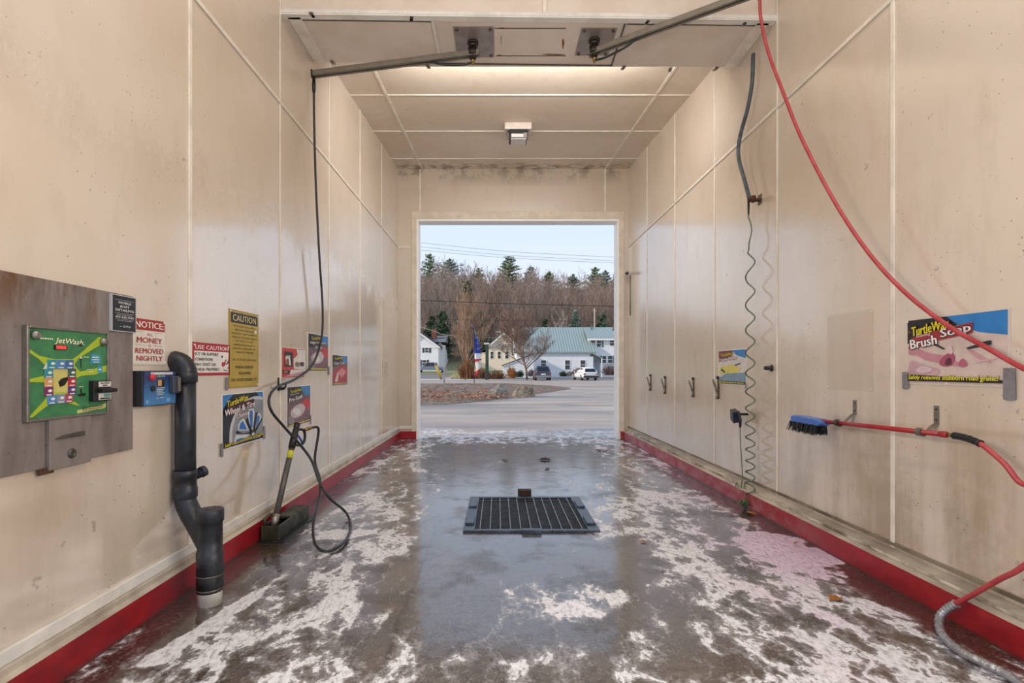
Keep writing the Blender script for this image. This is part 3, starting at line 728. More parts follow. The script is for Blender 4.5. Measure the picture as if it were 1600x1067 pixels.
# clear plastic sheet on the right wall
g = G('clear_plastic'); p_ = g.pos()
g.out(lin('#d9cdbd') + (1,), .14, 0, g.noise(p_, 8, 3), .05, .004, Alpha=.10)
t = None
yc, z0, w, h = rect('R', 1293, 494, 607, 1365, 482, 613)
t = wall_thing('plastic_sheet', 'clear empty plastic sheet screwed to the right wall left of the brush soap poster', 'plastic sheet', 'R', yc, z0, .001)
MB().box((-w / 2, -.003, 0), (w / 2, 0, h)).build('sheet', g.mat, t)
for u, v in C4: MB().rings(((u - .5) * w, -.002, v * h), (0, -1, 0), [(-.002, .006), (.003, .006), (.004, .003)], 12).build('screw', M_white, t)

# ---------------------------------------------------------------- coin panel on the left wall
PY0, PY1, PZ0, PZ1 = 1.50, 2.471, .866, 1.614
pc = (PY0 + PY1) / 2
cp = wall_thing('coin_panel', 'weathered grey steel payment panel with a green wash selector face', 'payment panel', 'L', pc, PZ0)
pw, ph = PY1 - PY0, PZ1 - PZ0
MB().box((-pw / 2, -.012, 0), (pw / 2, 0, ph)).build('backing_plate', M_plate, cp, .002)
fy, fz, fw, fh = rect('L', 33, 513, 654, 157, 522, 644)
fx = fy - pc; fz -= PZ0
frm = MB()
a0, a1, b0, b1 = fx - fw / 2, fx + fw / 2, fz, fz + fh
T = .011
for lo, hi in (((a0 - T, -.034, b0 - T), (a0, -.012, b1 + T)), ((a1, -.034, b0 - T), (a1 + T, -.012, b1 + T)), ((a0, -.034, b1), (a1, -.012, b1 + T)), ((a0, -.034, b0 - T), (a1, -.012, b0))):
    frm.box(lo, hi)
frm.build('face_frame', M_steel, cp, .003)
fp = MB().box((a0, -.026, b0), (a1, -.012, b1)).build('face_plate', M('#3f8350', .3, 0, .25, 14, c2='#356b48'), cp)
def FX(u): return a0 + u * fw
def FZ(v): return b0 + v * fh
def fpoly(mb, pts, colr, lay): mb.mat(M(colr, .3, 0, .12, 14)); mb.poly([(FX(u), -.026 - .0005 * lay, FZ(v)) for u, v in pts])
ar = MB()
LIME = '#a9bd2c'
fpoly(ar, [(0, .78), (.12, .70), (.30, .665), (.52, .67), (.60, .72), (.88, .96), (.98, .96), (.98, .90), (.80, .80), (.60, .68), (.55, .60), (.62, .52), (.80, .55), (1, .60), (1, .52), (.82, .48), (.64, .47), (.56, .44), (.55, .30), (.42, .20), (.56, .15), (.62, .10), (.52, .13), (.40, .17), (.28, .17), (.16, .10), (.05, .02), (0, .02), (.10, .12), (.20, .22), (.20, .40), (.0, .41), (0, .44), (.2, .48), (.2, .58), (.12, .66), (0, .74)], LIME, 1)
fpoly(ar, [(.16, .55), (.22, .65), (.54, .65), (.54, .56)], '#d8d6cc', 2)
fpoly(ar, [(.29, .28), (.46, .28), (.46, .56), (.28, .56)], '#c5bd6e', 2)
fpoly(ar, [(.34, .40), (.38, .44), (.46, .46), (.46, .42), (.42, .36), (.36, .34)], '#121210', 3)
fpoly(ar, [(.76, .62), (.91, .62), (.91, .73), (.78, .74)], '#3a93b8', 2); fpoly(ar, [(.87, .50), (.94, .50), (.94, .59), (.87, .59)], '#3a93b8', 2)
fpoly(ar, [(.58, .05), (.93, .09), (.99, .11), (.99, .06), (.94, .04), (.58, .01)], '#cdc77e', 2)
fpoly(ar, [(.60, .245), (.66, .255), (.70, .25), (.69, .225), (.62, .215), (.58, .235)], '#141412', 2); fpoly(ar, [(.627, .25), (.643, .25), (.643, .31), (.627, .31)], '#141412', 2); fpoly(ar, [(.627, .57), (.643, .57), (.643, .68), (.627, .68)], '#14301c', 2); fpoly(ar, [(.617, .68), (.653, .68), (.635, .71)], '#d9d6c6', 2)
ar.build('artwork', None, fp)
lt = MB()
lt.mat(M('#ece5c4', .3, 0, .1)).text('JetWash.', FX(.485), FZ(.872), fw * .38, fh * .082, -.0285, .012, .25, -.02)
lt.build('lettering', None, fp); lt = MB(); lt.mat(M('#ece5c4', .3, 0, .1))
rs = random.Random(4)
def strokes(u, v, w_, h_):
    q = u - w_ / 2
    while q < u + w_ / 2 - .008:
        l = min(rs.uniform(.015, .04), u + w_ / 2 - q)
        lt.poly([(FX(a), -.0285, FZ(b)) for a, b in ((q, v - h_ * .3), (q + l, v - h_ * .3), (q + l, v + h_ * .3), (q, v + h_ * .3))]); q += l + .007
for a_ in ((.20, .895, .15, .025), (.835, .70, .10, .02), (.835, .67, .10, .02), (.84, .64, .07, .02), (.905, .545, .05, .03), (.70, .70, .08, .014), (.76, .545, .1, .014), (.76, .52, .06, .014), (.63, .335, .06, .014)): strokes(*a_)
lt.mat(M('#2a2a20', .4))
for a_ in ((.80, .078, .30, .014), (.79, .056, .28, .014), (.78, .036, .26, .012)): strokes(*a_)
lt.build('small_print', None, fp); lt = MB()

dsp = MB().box((FX(.29), -.032, FZ(.775)), (FX(.44), -.026, FZ(.832))).build('display_window', M('#2a1214', .3), cp)
MB().box((FX(.30), -.0335, FZ(.783)), (FX(.425), -.032, FZ(.824))).build('display_digits', M('#e0433f', .3, 0, .1, 30, Emission_Color=(1, .1, .08, 1), Emission_Strength=.25), dsp)
MB().rings((FX(.625), -.026, FZ(.845)), (0, -1, 0), [(0, .006), (.005, .006), (.006, .004)], 12).build('indicator_lamp', M_black, cp)
BT = [(.26, .605, '#2d8a96'), (.37, .605, '#4a7fb4'), (.48, .605, '#39649c'), (.225, .50, '#2d8a96'), (.51, .50, '#3c5a52'), (.225, .40, '#c9925a'), (.51, .395, '#b3283c'), (.225, .295, '#7b2a66'), (.51, .295, '#5d3475'), (.26, .20, '#4a86bd'), (.37, .205, '#7f8ca0'), (.47, .205, '#a24660')]
for u, v, colr in BT:
    b = MB().box((FX(u) - .0195, -.030, FZ(v) - .019), (FX(u) + .0195, -.026, FZ(v) + .019)).build('selector_button', M(colr, .3, 0, .1, 30), cp, .002)
    q = MB().mat(M('#e5e1da', .3)); q.poly([(FX(u) + a * .012 + .003, -.0306, FZ(v) + b_ * .008 + .003) for a, b_ in ((-.8, -.2), (-.2, -.7), (.7, -.4), (.9, .3), (.1, .8), (-.6, .5))]); q.box((FX(u) - .013, -.0306, FZ(v) - .015), (FX(u) + .011, -.0303, FZ(v) - .011)); q.build('button_symbol', None, b)
for u, v in ((.07, .925), (.945, .905)):
    MB().rings((FX(u), -.026, FZ(v)), (0, -1, 0), [(0, .017), (.004, .019), (.010, .018), (.018, .012), (.019, .011), (.019, .006)], 18).build('panel_lock', M_steel, cp)
ca = MB().box((FX(.74), -.050, FZ(.145)), (FX(1.0), -.026, FZ(.405))).build('coin_acceptor', M_black, cp, .003)
MB().box((FX(.79), -.078, FZ(.255)), (FX(1.01), -.050, FZ(.305))).build('coin_lip', M_black, ca, .006)
q = MB().mat(M('#d8d4cb', .4)).box((FX(.805), -.052, FZ(.325)), (FX(.985), -.050, FZ(.39))).box((FX(.805), -.052, FZ(.16)), (FX(.985), -.050, FZ(.245)))
q.mat(M('#25221f', .4)); [q.box((FX(a_), -.0526, FZ(b_)), (FX(a_ + c_), -.052, FZ(b_ + .014))) for a_, b_, c_ in ((.83, .365, .04), (.88, .365, .08), (.86, .337, .07))]
q.mat(M('#5aa3a0', .4)).box((FX(.88), -.0526, FZ(.195)), (FX(.97), -.052, FZ(.235))); q.mat(M('#25221f', .4)).box((FX(.82), -.0526, FZ(.168)), (FX(.97), -.052, FZ(.186)))
q.build('instruction_labels', None, ca)
dy, dz, dw, dh = rect('L', 66, 655, 736, 132, 649, 721)
dx = dy - pc; dz -= PZ0
vd = MB().box((dx - dw / 2, -.03, dz), (dx + dw / 2, -.012, dz + dh)).build('vault_door', M_plate, cp, .003)
MB().prism([(dx - dw * .40, -.03, dz + dh * .60), (dx + dw * .28, -.03, dz + dh * .60), (dx + dw * .28, -.03, dz + dh * .69), (dx - dw * .22, -.03, dz + dh * .66)], (0, -.012, 0), (0, .002, 0)).build('door_handle', M_dsteel, vd, .002)
MB().rings((dx + .0, -.03, dz + dh * .26), (0, -1, 0), [(0, .02), (.004, .02), (.006, .016), (.008, .016), (.008, .010), (.004, .009)], 18).build('door_lock', M_dsteel, vd)
MB().box((dx - dw / 2 - .035, -.02, dz - .012), (dx - dw / 2 + .03, -.012, dz + .012)).build('door_tab', M_rustm, cp)

# ---------------------------------------------------------------- blue card reader
cb = wall_thing('card_reader', 'blue and black card reader box mounted between the steel panel and the black pipe', 'card reader', 'L', 2.605, 1.072)
bw, bh, bd = .25, .178, .052
MB().box((-bw / 2, -bd, 0), (bw / 2, 0, bh)).build('housing', M('#2a2a2d', .45, 0, .3, 20), cp and cb, .004)
g = G('blue_face'); p_ = g.pos(False); x_, y_, z_ = g.xyz(p_)
g.out(g.mix(g.ss(z_, .02, .15), lin('#3f79ab') + (1,), lin('#2b3a68') + (1,)), .3, 0)
fc = MB().box((-bw / 2 + .006, -bd - .006, .004), (bw / 2 - .004, -bd, bh - .004)).build('face_plate', g.mat, cb, .001)
q = MB()
q.mat(M('#d6d2d0', .4)).box((-.075, -bd - .0075, .158), (.095, -bd - .006, .170))
for i in range(5): q.box((-.03, -bd - .0068, .088 - i * .0085), (.03 - .008 * (i % 3), -bd - .006, .0905 - i * .0085))
q.box((-.032, -bd - .0068, .036), (-.016, -bd - .006, .0385)); q.box((-.006, -bd - .0068, .038), (.024, -bd - .006, .0405))
q.mat(M('#6fa8d6', .4)).box((.045, -bd - .0068, .016), (.072, -bd - .006, .034)); q.poly([(-.10 + .010 * math.cos(2 * PI * k / 16), -bd - .0068, .022 + .010 * math.sin(2 * PI * k / 16)) for k in range(16)])
for k_, c_ in enumerate(('#8fa0c0', '#c9b84a', '#7fb06a', '#6aa0d0', '#9aa8c8')): q.mat(M(c_, .4)).box((-.028 + .013 * k_, -bd - .0068, .146), (-.020 + .013 * k_, -bd - .006, .154))
q.build('face_printing', None, fc)
MB().rings((-.068, -bd - .006, .145), (0, -1, 0), [(0, .017), (.006, .017), (.007, .013), (.014, .013), (.015, .011)], 18).build('push_button', M('#c8343c', .3), cb)
MB().rings((-.062, -bd - .006, .088), (0, -1, 0), [(0, .014), (.008, .014), (.008, .006)], 16).build('key_switch', M_black, cb)
MB().mat(M('#15161a', .3)).box((-.026, -bd - .008, .096), (.026, -bd - .005, .132)).mat(M('#c99a5e', .4)).box((-.024, -bd - .0088, .100), (.004, -bd - .008, .130)).build('screen', None, cb)
rd = MB().box((.062, -bd - .035, .058), (.118, -bd - .005, .150)).build('card_slot', M('#3c4450', .4), cb, .006)
MB().box((.088, -bd - .045, .066), (.108, -bd - .034, .142)).build('slot_bezel', M('#6b6258', .4), rd, .004)

# ---------------------------------------------------------------- black drain pipe
dp = thing('standpipe', 'black plastic pipe coming out of the left wall down to a capped cleanout', 'pipe', (-1.549, 2.713, 0))
o_ = Vector((-1.549, 2.713, 0))
R_ = .052
W_ = lambda *p: Vector(p) - o_
px_, py_ = -1.735, 2.80
MB().tube([W_(px_, py_, .62), W_(px_, py_, 1.215)], R_, 22).build('vertical_pipe', M_pipe, dp)
arc = [W_(px_ - .063 * (1 - math.cos(a)), py_, 1.24 + .063 * math.sin(a)) for a in [PI / 2 * i / 8 for i in range(9)]]
MB().tube([W_(px_, py_, 1.21)] + arc, .056, 22).build('top_elbow', M_pipe, dp)
MB().rings(W_(px_, py_, 1.185), (0, 0, 1), [(0, .060), (.055, .060), (.06, .057)], 22).build('pipe_collar', M_pipe, dp)
MB().rings(W_(px_, py_, .545), (0, 0, 1), [(0, .057), (.004, .060), (.055, .060), (.060, .056), (.11, .056), (.114, .060), (.15, .060), (.154, .056)], 22).build('branch_fitting', M_pipe, dp)
MB().rings(W_(px_ + .02, py_ + .035, .655), (.35, .85, .25), [(0, .026), (.05, .026), (.05, .031), (.075, .031), (.08, .02)], 16).build('branch_stub', M_pipe, dp)
e0, e1 = Vector((px_, py_, .56)), Vector((-1.56, 2.725, .30))
MB().tube(spline([W_(px_, py_, .60), W_(px_, py_, .53), W_(px_ + .035, py_ - .012, .465), W_(px_ + .10, py_ - .04, .39), W_(*(e1))], 5), R_ + .003, 22).build('offset_elbow', M_pipe, dp)
MB().rings((0, 0, .0), (0, 0, 1), [(0, .060), (.07, .060), (.072, .062)], 24).build('white_base', M('#ebe8e2', .5, 0, .25, 20, c2='#d5d0c6'), dp)
MB().rings((0, 0, .07), (0, 0, 1), [(0, .066), (.08, .066), (.085, .063), (.092, .063), (.095, .066), (.21, .066), (.213, .061), (.37, .061), (.372, .068), (.43, .068), (.436, .064)], 26).build('cleanout_pipe', M_pipe, dp)
for z in (.076, .150): MB().rings((0, 0, z), (0, 0, 1), [(0, .0675), (.012, .0675)], 26).build('hose_clamp', M_dsteel, dp)
MB().box((-.022, -.022, .48), (.022, .022, .508)).build('square_plug', M_pipe, dp, .004)

# ---------------------------------------------------------------- lance, its floor holder, hook and black hose
wh = thing('lance_holder', 'dark steel floor box holding the lance against the red curb', 'lance holder', (-1.66, 3.95, 0))
M_olv = M('#3f3f2c', .5, 0, .35, 12, c2='#24241a')
mb = MB()
mb.box((-.065, -.28, .012), (-.05, .30, .115)); mb.box((.05, -.28, .012), (.065, .30, .115)); mb.box((-.05, .285, .012), (.05, .30, .115)); mb.box((-.05, -.28, .012), (.05, .285, .03))
mb.box((-.05, -.02, .095), (.05, .285, .115)); mb.box((-.05, -.28, .03), (.05, -.27, .115))
mb.build('steel_box', M_olv, wh, .004)
MB().box((-.075, -.30, 0), (.11, .36, .012)).build('base_plate', M_rubber, wh, .003)
mb = MB()
for k in range(10): mb.tube([(-.045, .30 - k * .001, .06)], .01) if False else None
MB().tube([(-.045, -.26, .10), (-.045, -.26, .165), (-.03, -.22, .185), (.0, -.19, .17)], .012, 10).build('guide_loop', M_olv, wh)
g0, g1 = Vector((-1.655, 3.715, .09)), Vector((-1.622, 3.975, .655))
ln = thing('spray_lance', 'grey spray lance with black trigger gun standing in the floor holder', 'spray lance', g0)
V = lambda p: Vector(p) - g0
dd = (g1 - g0).normalized()
MB().tube([V(g0), V(g1)], .022, 16).build('lance_tube', M('#5d5957', .45, .35, .25, 18), ln)
MB().tube([V(g0 + dd * .005), V(g0 + dd * .10)], .026, 16).build('lance_socket', M_steel, ln)
MB().tube([V(g1 - dd * .10), V(g1 - dd * .04)], .0228, 16).build('yellow_sticker', M('#d6cf2e', .45, 0, .2), ln)
gn = MB().tube([V(g1 - dd * .02), V(g1 + dd * .05), V(g1 + dd * .16)], [.026, .028, .021], 14)
gn.tube([V(g1 + dd * .13), V(g1 + dd * .185)], [.02, .026], 12)
gn.build('gun_body', M_black, ln)
hd = Vector((.10, .40, .0)).normalized()
q0 = g1 + dd * .115
MB().tube(spline([V(q0), V(q0 + hd * .06 + Vector((0, 0, .012))), V(q0 + hd * .115 + Vector((0, 0, -.01))), V(q0 + hd * .12 + Vector((0, 0, -.08))), V(q0 + hd * .07 + Vector((0, 0, -.115))), V(g1 + dd * .01)], 5), .011, 10).build('handle_guard', M_black, ln)
MB().tube([V(q0 + hd * .03 + Vector((0, 0, -.03))), V(q0 + hd * .055 + Vector((0, 0, -.055))), V(q0 + hd * .09 + Vector((0, 0, -.10)))], .008, 8).build('trigger', M('#2f55b8', .4), ln)
sw0 = q0 + hd * .12; sw1 = q0 + hd * .21 + Vector((0, 0, .008))
MB().tube([V(sw0), V(sw0.lerp(sw1, .5)), V(sw1)], [.012, .016, .012], 12).build('hose_swivel', M_brass, ln)

hook = wall_thing('hose_hook', 'small black hook holding the black hose beside the red poster', 'hook', 'L', 4.13, 1.10)
MB().box((-.012, -.006, -.02), (.012, 0, .09)).build('hook_plate', M_black, hook, .002)
MB().tube(spline([(0, -.004, .02), (0, -.03, -.005), (.0, -.055, .005), (0, -.065, .035)], 5), .008, 8).build('hook_arm', M_black, hook)
MB().rings((.03, -.004, .0), (0, -1, 0), [(0, .014), (.03, .014), (.035, .009)], 12).build('hook_knob', M_rubber, hook)

BE = Vector((-1.712, 4.69, 3.95))
pts = [BE + Vector((0, 0, -.02)), atx(491, 200, -1.712), atx(494, 300, -1.715), atx(499, 400, -1.72), atx(504, 480, -1.725), atx(502, 530, -1.73), atx(488, 570, -1.745), atx(462, 592, -1.75),
       atx(434, 604, -1.745), atx(421, 620, -1.725), atx(424, 642, -1.70), atx(445, 668, -1.655), atx(470, 696, -1.57), atx(487, 720, -1.50), atx(499, 752, -1.42), atx(515, 778, -1.33), atz(540, 800, .05), atz(548, 822, .018), atz(540, 844, .018), atz(522, 858, .018), atz(503, 860, .018),
       atx(491, 845, -1.285), atx(490, 815, -1.36), atx(499, 778, -1.45), atx(500, 750, -1.50), atx(492, 718, -1.56), sw1 + Vector((.03, .09, -.03)), sw1 + Vector((.004, .02, .0)), sw1]
bh_ = thing('pressure_hose', 'black pressure hose hanging from the left boom down to the lance', 'hose', BE)
MB().tube([p - BE for p in spline(pts, 9)], .0105, 12).build('hose_line', M_rubber, bh_)
MB().tube([Vector((0, 0, 0)), Vector((0, 0, -.05)), Vector((0, 0, -.12))], [.014, .018, .013], 12).build('hose_ferrule', M_black, bh_)

# ---------------------------------------------------------------- booms on the soffit
M_boom = M('#857d70', .42, .1, .2, 10)
def boom(label, hub, end, plate, side):
    t = thing('swing_boom', label, 'boom', (hub.x, hub.y, ZB))
    v = lambda p: Vector(p) - Vector((hub.x, hub.y, ZB))
    (x0, y0), (x1, y1) = plate
    MB().box(tuple(v((x0, y0, ZB - .006))), tuple(v((x1, y1, ZB - .0005)))).build('mounting_plate', M('#a39790', .35, .4, .2, 8), t, .001)
    for xx, yy in ((x0 + .03, y0 + .03), (x1 - .03, y0 + .03), (x0 + .03, y1 - .03), (x1 - .03, y1 - .03)):
        MB().rings(v((xx, yy, ZB - .006)), (0, 0, -1), [(0, .014), (.012, .014), (.013, .008)], 6).build('bolt', M_dsteel, t)
    zt = hub.z
    MB().rings(v((hub.x, hub.y, ZB - .004)), (0, 0, -1), [(0, .05), (.02, .05), (.022, .032), (.06, .032), (.062, .045), (.12, .045), (.124, .03), (.15, .03)], 18).build('swivel_hub', M('#3c352e', .4, .5, .3, 20), t)
    MB().rings(v((hub.x, hub.y, ZB - .15)), (0, 0, -1), [(0, .016), (.035, .016), (.036, .012), (.055, .012)], 12).build('brass_fitting', M_brass, t)
    d = (end - hub); d.normalize(); u = d.cross(Vector((0, 0, 1))).normalized(); w = u.cross(d)
    mb = MB(); a, b = hub - d * .06, end
    for (s0, s1, h0, h1) in ((-.030, .030, .018, .024), (-.030, -.024, -.024, .024), (.024, .030, -.024, .024), (-.030, -.012, -.024, -.019), (.012, .030, -.024, -.019)):
        q = [a + u * s0 + w * h0, a + u * s1 + w * h0, a + u * s1 + w * h1, a + u * s0 + w * h1]
        mb.prism([v(k) for k in q], (0, 0, 0), b - a)
    mb.build('boom_arm', M_boom, t, .002)
    q = [b + u * -.034 + w * -.045, b + u * .034 + w * -.045, b + u * .034 + w * .03, b + u * -.034 + w * .03]
    MB().prism([v(k) for k in q], (0, 0, 0), d * .015).build('end_cap', M('#3d2f24', .5, .3), t, .002)
    f0 = Vector((hub.x, hub.y, ZB - .185))
    MB().tube([v(k) for k in spline([f0, f0 + d * .10 + Vector((0, 0, -.01)), hub + d * .28 - w * .06, hub + d * .40 - w * .02, hub + d * .55 - w * .005], 6)], .010, 10).build('feed_hose', M_rubber, t)
    return t
hubL = Vector((-.225, 4.53, 4.09)); plL = (tuple(soff_pt(708, 41).xy), (-.035, 4.75))
boom('left swing boom under the soffit carrying the black hose', hubL, BE + Vector((0, 0, .05)), plL, 'L')
hubR = Vector((.86, 4.50, 4.09))
ER = at(1187, -6, 3.78)
qa, qb = soff_pt(918, 43), soff_pt(961, 86)
boom('right swing boom under the soffit carrying the red hose', hubR, Vector((ER.x - .02, ER.y, ER.z + .03)), ((.72, qa.y), (1.03, qb.y)), 'R')

# red hose: boom -> loops out and down -> taped length on the floor -> up to the brush
M_rhose = M('#a8343a', .38, 0, .2, 14, c2='#b8474b')
br_end = atx(1500, 681, 2.20)
A = [ER, atx(1189, 30, 1.99), atx(1200, 80, 2.02), atx(1222, 140, 2.06), atx(1252, 215, 2.10), atx(1300, 308, 2.15), atx(1352, 388, 2.19), atx(1410, 453, 2.23), atx(1480, 508, 2.26), atx(1545, 545, 2.265), atx(1600, 576, 2.265),
     Vector((2.24, 1.75, 1.05)), Vector((2.15, 1.45, .55)), Vector((2.05, 1.45, .12)), Vector((1.98, 1.65, .02)), atz(1585, 1062, .02), atz(1545, 1040, .02), atz(1500, 1017, .02), atz(1472, 990, .02), atx(1468, 966, 2.16), atx(1478, 953, 2.19), atx(1492, 944, 2.205)]
B = [atx(1520, 929, 2.225), atx(1560, 906, 2.24), atx(1600, 884, 2.27), Vector((2.28, 2.03, .62)), Vector((2.27, 2.0, .78)), Vector((2.25, 2.05, .83)), atx(1600, 757, 2.23), atx(1570, 725, 2.215), atx(1545, 703, 2.205), atx(1530, 692, 2.20)]
S = spline(A + B, 10)
rh = thing('red_hose', 'red hose from the right boom looping over the poster and floor to the brush', 'hose', ER)
MB().tube([p - ER for p in S], .0115, 12).build('hose_line', M_rhose, rh)
k0, k1 = 13.4, 21.2
MB().tube([p - ER for p in S[int(k0 * 10):int(k1 * 10)]], [.0185 + .0018 * math.sin(i * 1.9) for i in range(int(k1 * 10) - int(k0 * 10))], 12).build('silver_tape_wrap', M('#b9bbbf', .3, .7, .3, 60, bump=.5), rh)

# ---------------------------------------------------------------- foam brush and its two brackets
b0 = atx(1268, 656, 2.20); b1 = atx(1478, 679, 2.20)
bb = thing('foam_brush', 'long red handled wash brush with blue head hung on the right wall', 'brush', b0)
d = (b1 - b0).normalized()
V = lambda p: Vector(p) - b0
MB().tube([V(b0), V(b1)], .0135, 14).build('handle', M('#a8242a', .35, 0, .25, 12), bb)
hx0, hx1 = atx(1243, 655, 2.20), atx(1291, 657, 2.20)
hb = MB()
ym, yM = min(hx0.y, hx1.y), max(hx0.y, hx1.y); zz = b0.z
prof = [(yM, zz - .03), (yM - .005, zz + .012), (yM - .03, zz + .02), (ym + .06, zz + .016), (ym, zz + .006), (ym, zz - .01), (ym + .04, zz - .03)]
hb.prism([V((2.20, a, b)) for a, b in prof], (-.04, 0, 0), (.04, 0, 0))
hb.build('brush_head', M('#4a73c4', .35, 0, .15, 14), bb, .006)
rb = random.Random(3); mb = MB()
for i in range(420):
    yy = rb.uniform(ym + .05, yM + .005); xx = 2.20 + rb.uniform(-.042, .042)
    fl = rb.uniform(-.012, .012)
    p0 = V((xx, yy, zz - .024)); p1 = V((xx + fl + (xx - 2.2) * .25, yy + rb.uniform(-.008, .008) + (.018 if yy > yM - .02 else 0), zz - .095 + rb.uniform(-.006, .012)))
    mb.tube([p0, p1], [.0028, .0014], 4, True, False)
mb.build('bristles', M('#14161b', .6), bb)['kind'] = 'stuff'
f0, f1 = b1, b1 + d * .05
MB().tube([V(f0 - d * .03), V(f0), V(f0 + d * .01)], [.016, .0165, .012], 14).build('handle_collar', M('#a8242a', .35), bb)
MB().tube([V(f0), V(f1)], .009, 12).build('brass_coupling', M_brass, bb)
bt = spline([f1 - d * .005, atx(1500, 682, 2.20), atx(1515, 686, 2.20), atx(1532, 693, 2.20)], 6)
MB().tube([V(p) for p in bt], [.016 if i % 3 else .0175 for i in range(len(bt))], 12).build('strain_boot', M_black, bb)
def bracket(label, px, pt, pb, hp):
    """wall strap whose twisted arm ends in a hook round the handle"""
    top, bot, hk = atx(px, pt, XR), atx(px, pb, XR), hp
    t = thing('brush_bracket', label, 'bracket', bot, -PI / 2)
    v = lambda p: Matrix.Rotation(PI / 2, 3, 'Z') @ (Vector(p) - bot)
    hgt = top.z - bot.z
    MB().box((-.017, -.004, -.005), (.017, 0, hgt)).build('wall_strap', M_steel, t, .002)
    for q in (.22, .8): MB().rings((0, -.004, hgt * q), (0, -1, 0), [(0, .006), (.004, .006), (.005, .003)], 8).build('bolt', M_dsteel, t)
    a = Vector((0, -.002, .0)); h_ = v(hk)
    path = spline([a, a + Vector((0, -.03, -.02)), a.lerp(h_, .6) + Vector((0, -.01, -.028)), h_ + Vector((-.0, 0.006, -.022))], 5)
    mb = MB()
    for i in range(len(path) - 1):
        p, q = path[i], path[i + 1]
        mb.prism([p + Vector((-.015, 0, -.002)), p + Vector((.015, 0, -.002)), p + Vector((.015, 0, .002)), p + Vector((-.015, 0, .002))], (0, 0, 0), q - p)
    mb.build('bracket_arm', M_steel, t)
    mb = MB(); ring = []
    for i in range(15):
        an = math.radians(-110 + 290 * i / 14)
        ring.append(h_ + Vector((0, math.sin(an) * -.0195 if False else -.0195 * math.sin(an), -.0195 * math.cos(an))))
    for i in range(14):
        p, q = ring[i], ring[i + 1]; n = ((p - h_).normalized()) * .003
        mb.add([p + Vector((-.016, 0, 0)), p + Vector((.016, 0, 0)), q + Vector((.016, 0, 0)), q + Vector((-.016, 0, 0)), p + n + Vector((-.016, 0, 0)), p + n + Vector((.016, 0, 0)), q + n + Vector((.016, 0, 0)), q + n + Vector((-.016, 0, 0))],
               [(0, 3, 2, 1), (4, 5, 6, 7), (0, 1, 5, 4), (1, 2, 6, 5), (2, 3, 7, 6), (3, 0, 4, 7)])
    mb.build('hook_loop', M_steel if px > 1400 else M('#4c473f', .5, .4), t)
def on_handle(px):
    y = F * 2.20 / (px - HX); s_ = (y - b0.y) / d.y; return b0 + d * s_
bracket('steel wall bracket holding the brush handle next to the blue head', 1336, 625, 646, on_handle(1310))
bracket('steel wall bracket with silver hook holding the tail of the brush handle', 1464, 634, 662, on_handle(1439))

# ---------------------------------------------------------------- mat clips, knob, nozzle, coiled cord, camera
mc = thing('mat_clip', 'metal mat clip on the right wall nearest the exit', 'clip', (0, 0, 0), -PI / 2)
MB().box((-.02, -.006, 0), (.02, 0, .20)).build('clip_plate', M('#6f5f45', .5, .4, .3, 25), mc, .003)
MB().prism([(-.012, -.006, .06), (-.012, -.05, .175), (-.012, -.056, .172), (-.012, -.018, .04), (-.012, -.03, .0), (-.012, -.022, -.004), (-.012, -.006, .03)], (0, 0, 0), (.024, 0, 0)).build('clip_jaw', M('#8d8474', .4, .6, .3, 25), mc, .002)
MB().cyl((-.02, -.016, .075), (.02, -.016, .075), .011, None, 10).build('clip_spring', M_dsteel, mc)
MB().rings((0, -.006, .19), (0, -1, 0), [(0, .014), (.012, .014), (.014, .006)], 10).build('clip_bolt', M_black, mc)
MB().rings((0, -.006, .01), (0, -1, 0), [(0, .012), (.012, .012), (.014, .006)], 10).build('clip_bolt', M_black, mc)
for i, (px, t_, b_, lb) in enumerate(((1017, 585, 610, 'metal mat clip on the right wall nearest the exit'), (1040, 588, 615, 'second metal mat clip from the exit on the right wall'), (1084, 590, 620, 'third metal mat clip from the exit on the right wall'), (1123, 588, 623, 'metal mat clip in front of the triple shine poster edge'))):
    c = mc if i == 0 else copy_tree(mc)
    q = atx(px, b_, XR); c.location = (XR, q.y, q.z); s_ = (atx(px, t_, XR).z - q.z) / .20
    c.scale = (s_, s_, s_); c['label'] = lb; c['group'] = 'mat clips on the right wall'
q = atx(1206, 575, XR)
kb = wall_thing('wall_knob', 'short black rubber peg on the right wall above the brush head', 'peg', 'R', q.y, q.z)
MB().rings((0, 0, 0), (0, -1, 0), [(0, .022), (.012, .022), (.013, .017), (.06, .017), (.064, .013)], 16).build('peg_body', M_black, kb)
MB().rings((0, 0, 0), (0, -1, 0), [(0, .03), (.005, .03)], 16).build('peg_washer', M_dsteel, kb)

cx = Vector((2.235, 4.52, 0))
cq = atx(1171, 311, 2.27)
gh = thing('air_hose', 'dark grey hose dropping from the soffit to the wall bracket on the right', 'hose', cq)
pts = [atx(1177, 84, 2.26), atx(1175, 130, 2.25), atx(1168, 170, 2.25), atx(1156, 215, 2.25), atx(1154, 245, 2.25), atx(1163, 280, 2.26), cq]
MB().tube([p - cq for p in spline(pts, 8)], .017, 14).build('hose_line', M('#41484d', .4, 0, .25, 14, c2='#566069'), gh)
hb_ = thing('hose_bracket', 'small rusty bracket clamping the grey hose to the right wall', 'bracket', (XR, cq.y - .03, cq.z - .02), -PI / 2)
MB().box((-.03, -.006, -.04), (.035, 0, .05)).build('wall_plate', M('#7d6f5e', .5, .5), hb_, .002)
MB().box((-.012, -.11, -.012), (.04, -.006, .006)).build('bracket_arm', M_rustm, hb_, .003)
MB().rings((.03, -.08, -.03), (0, 0, 1), [(0, .014), (.03, .026), (.055, .026)], 12).build('clamp_ring', M_rustm, hb_)
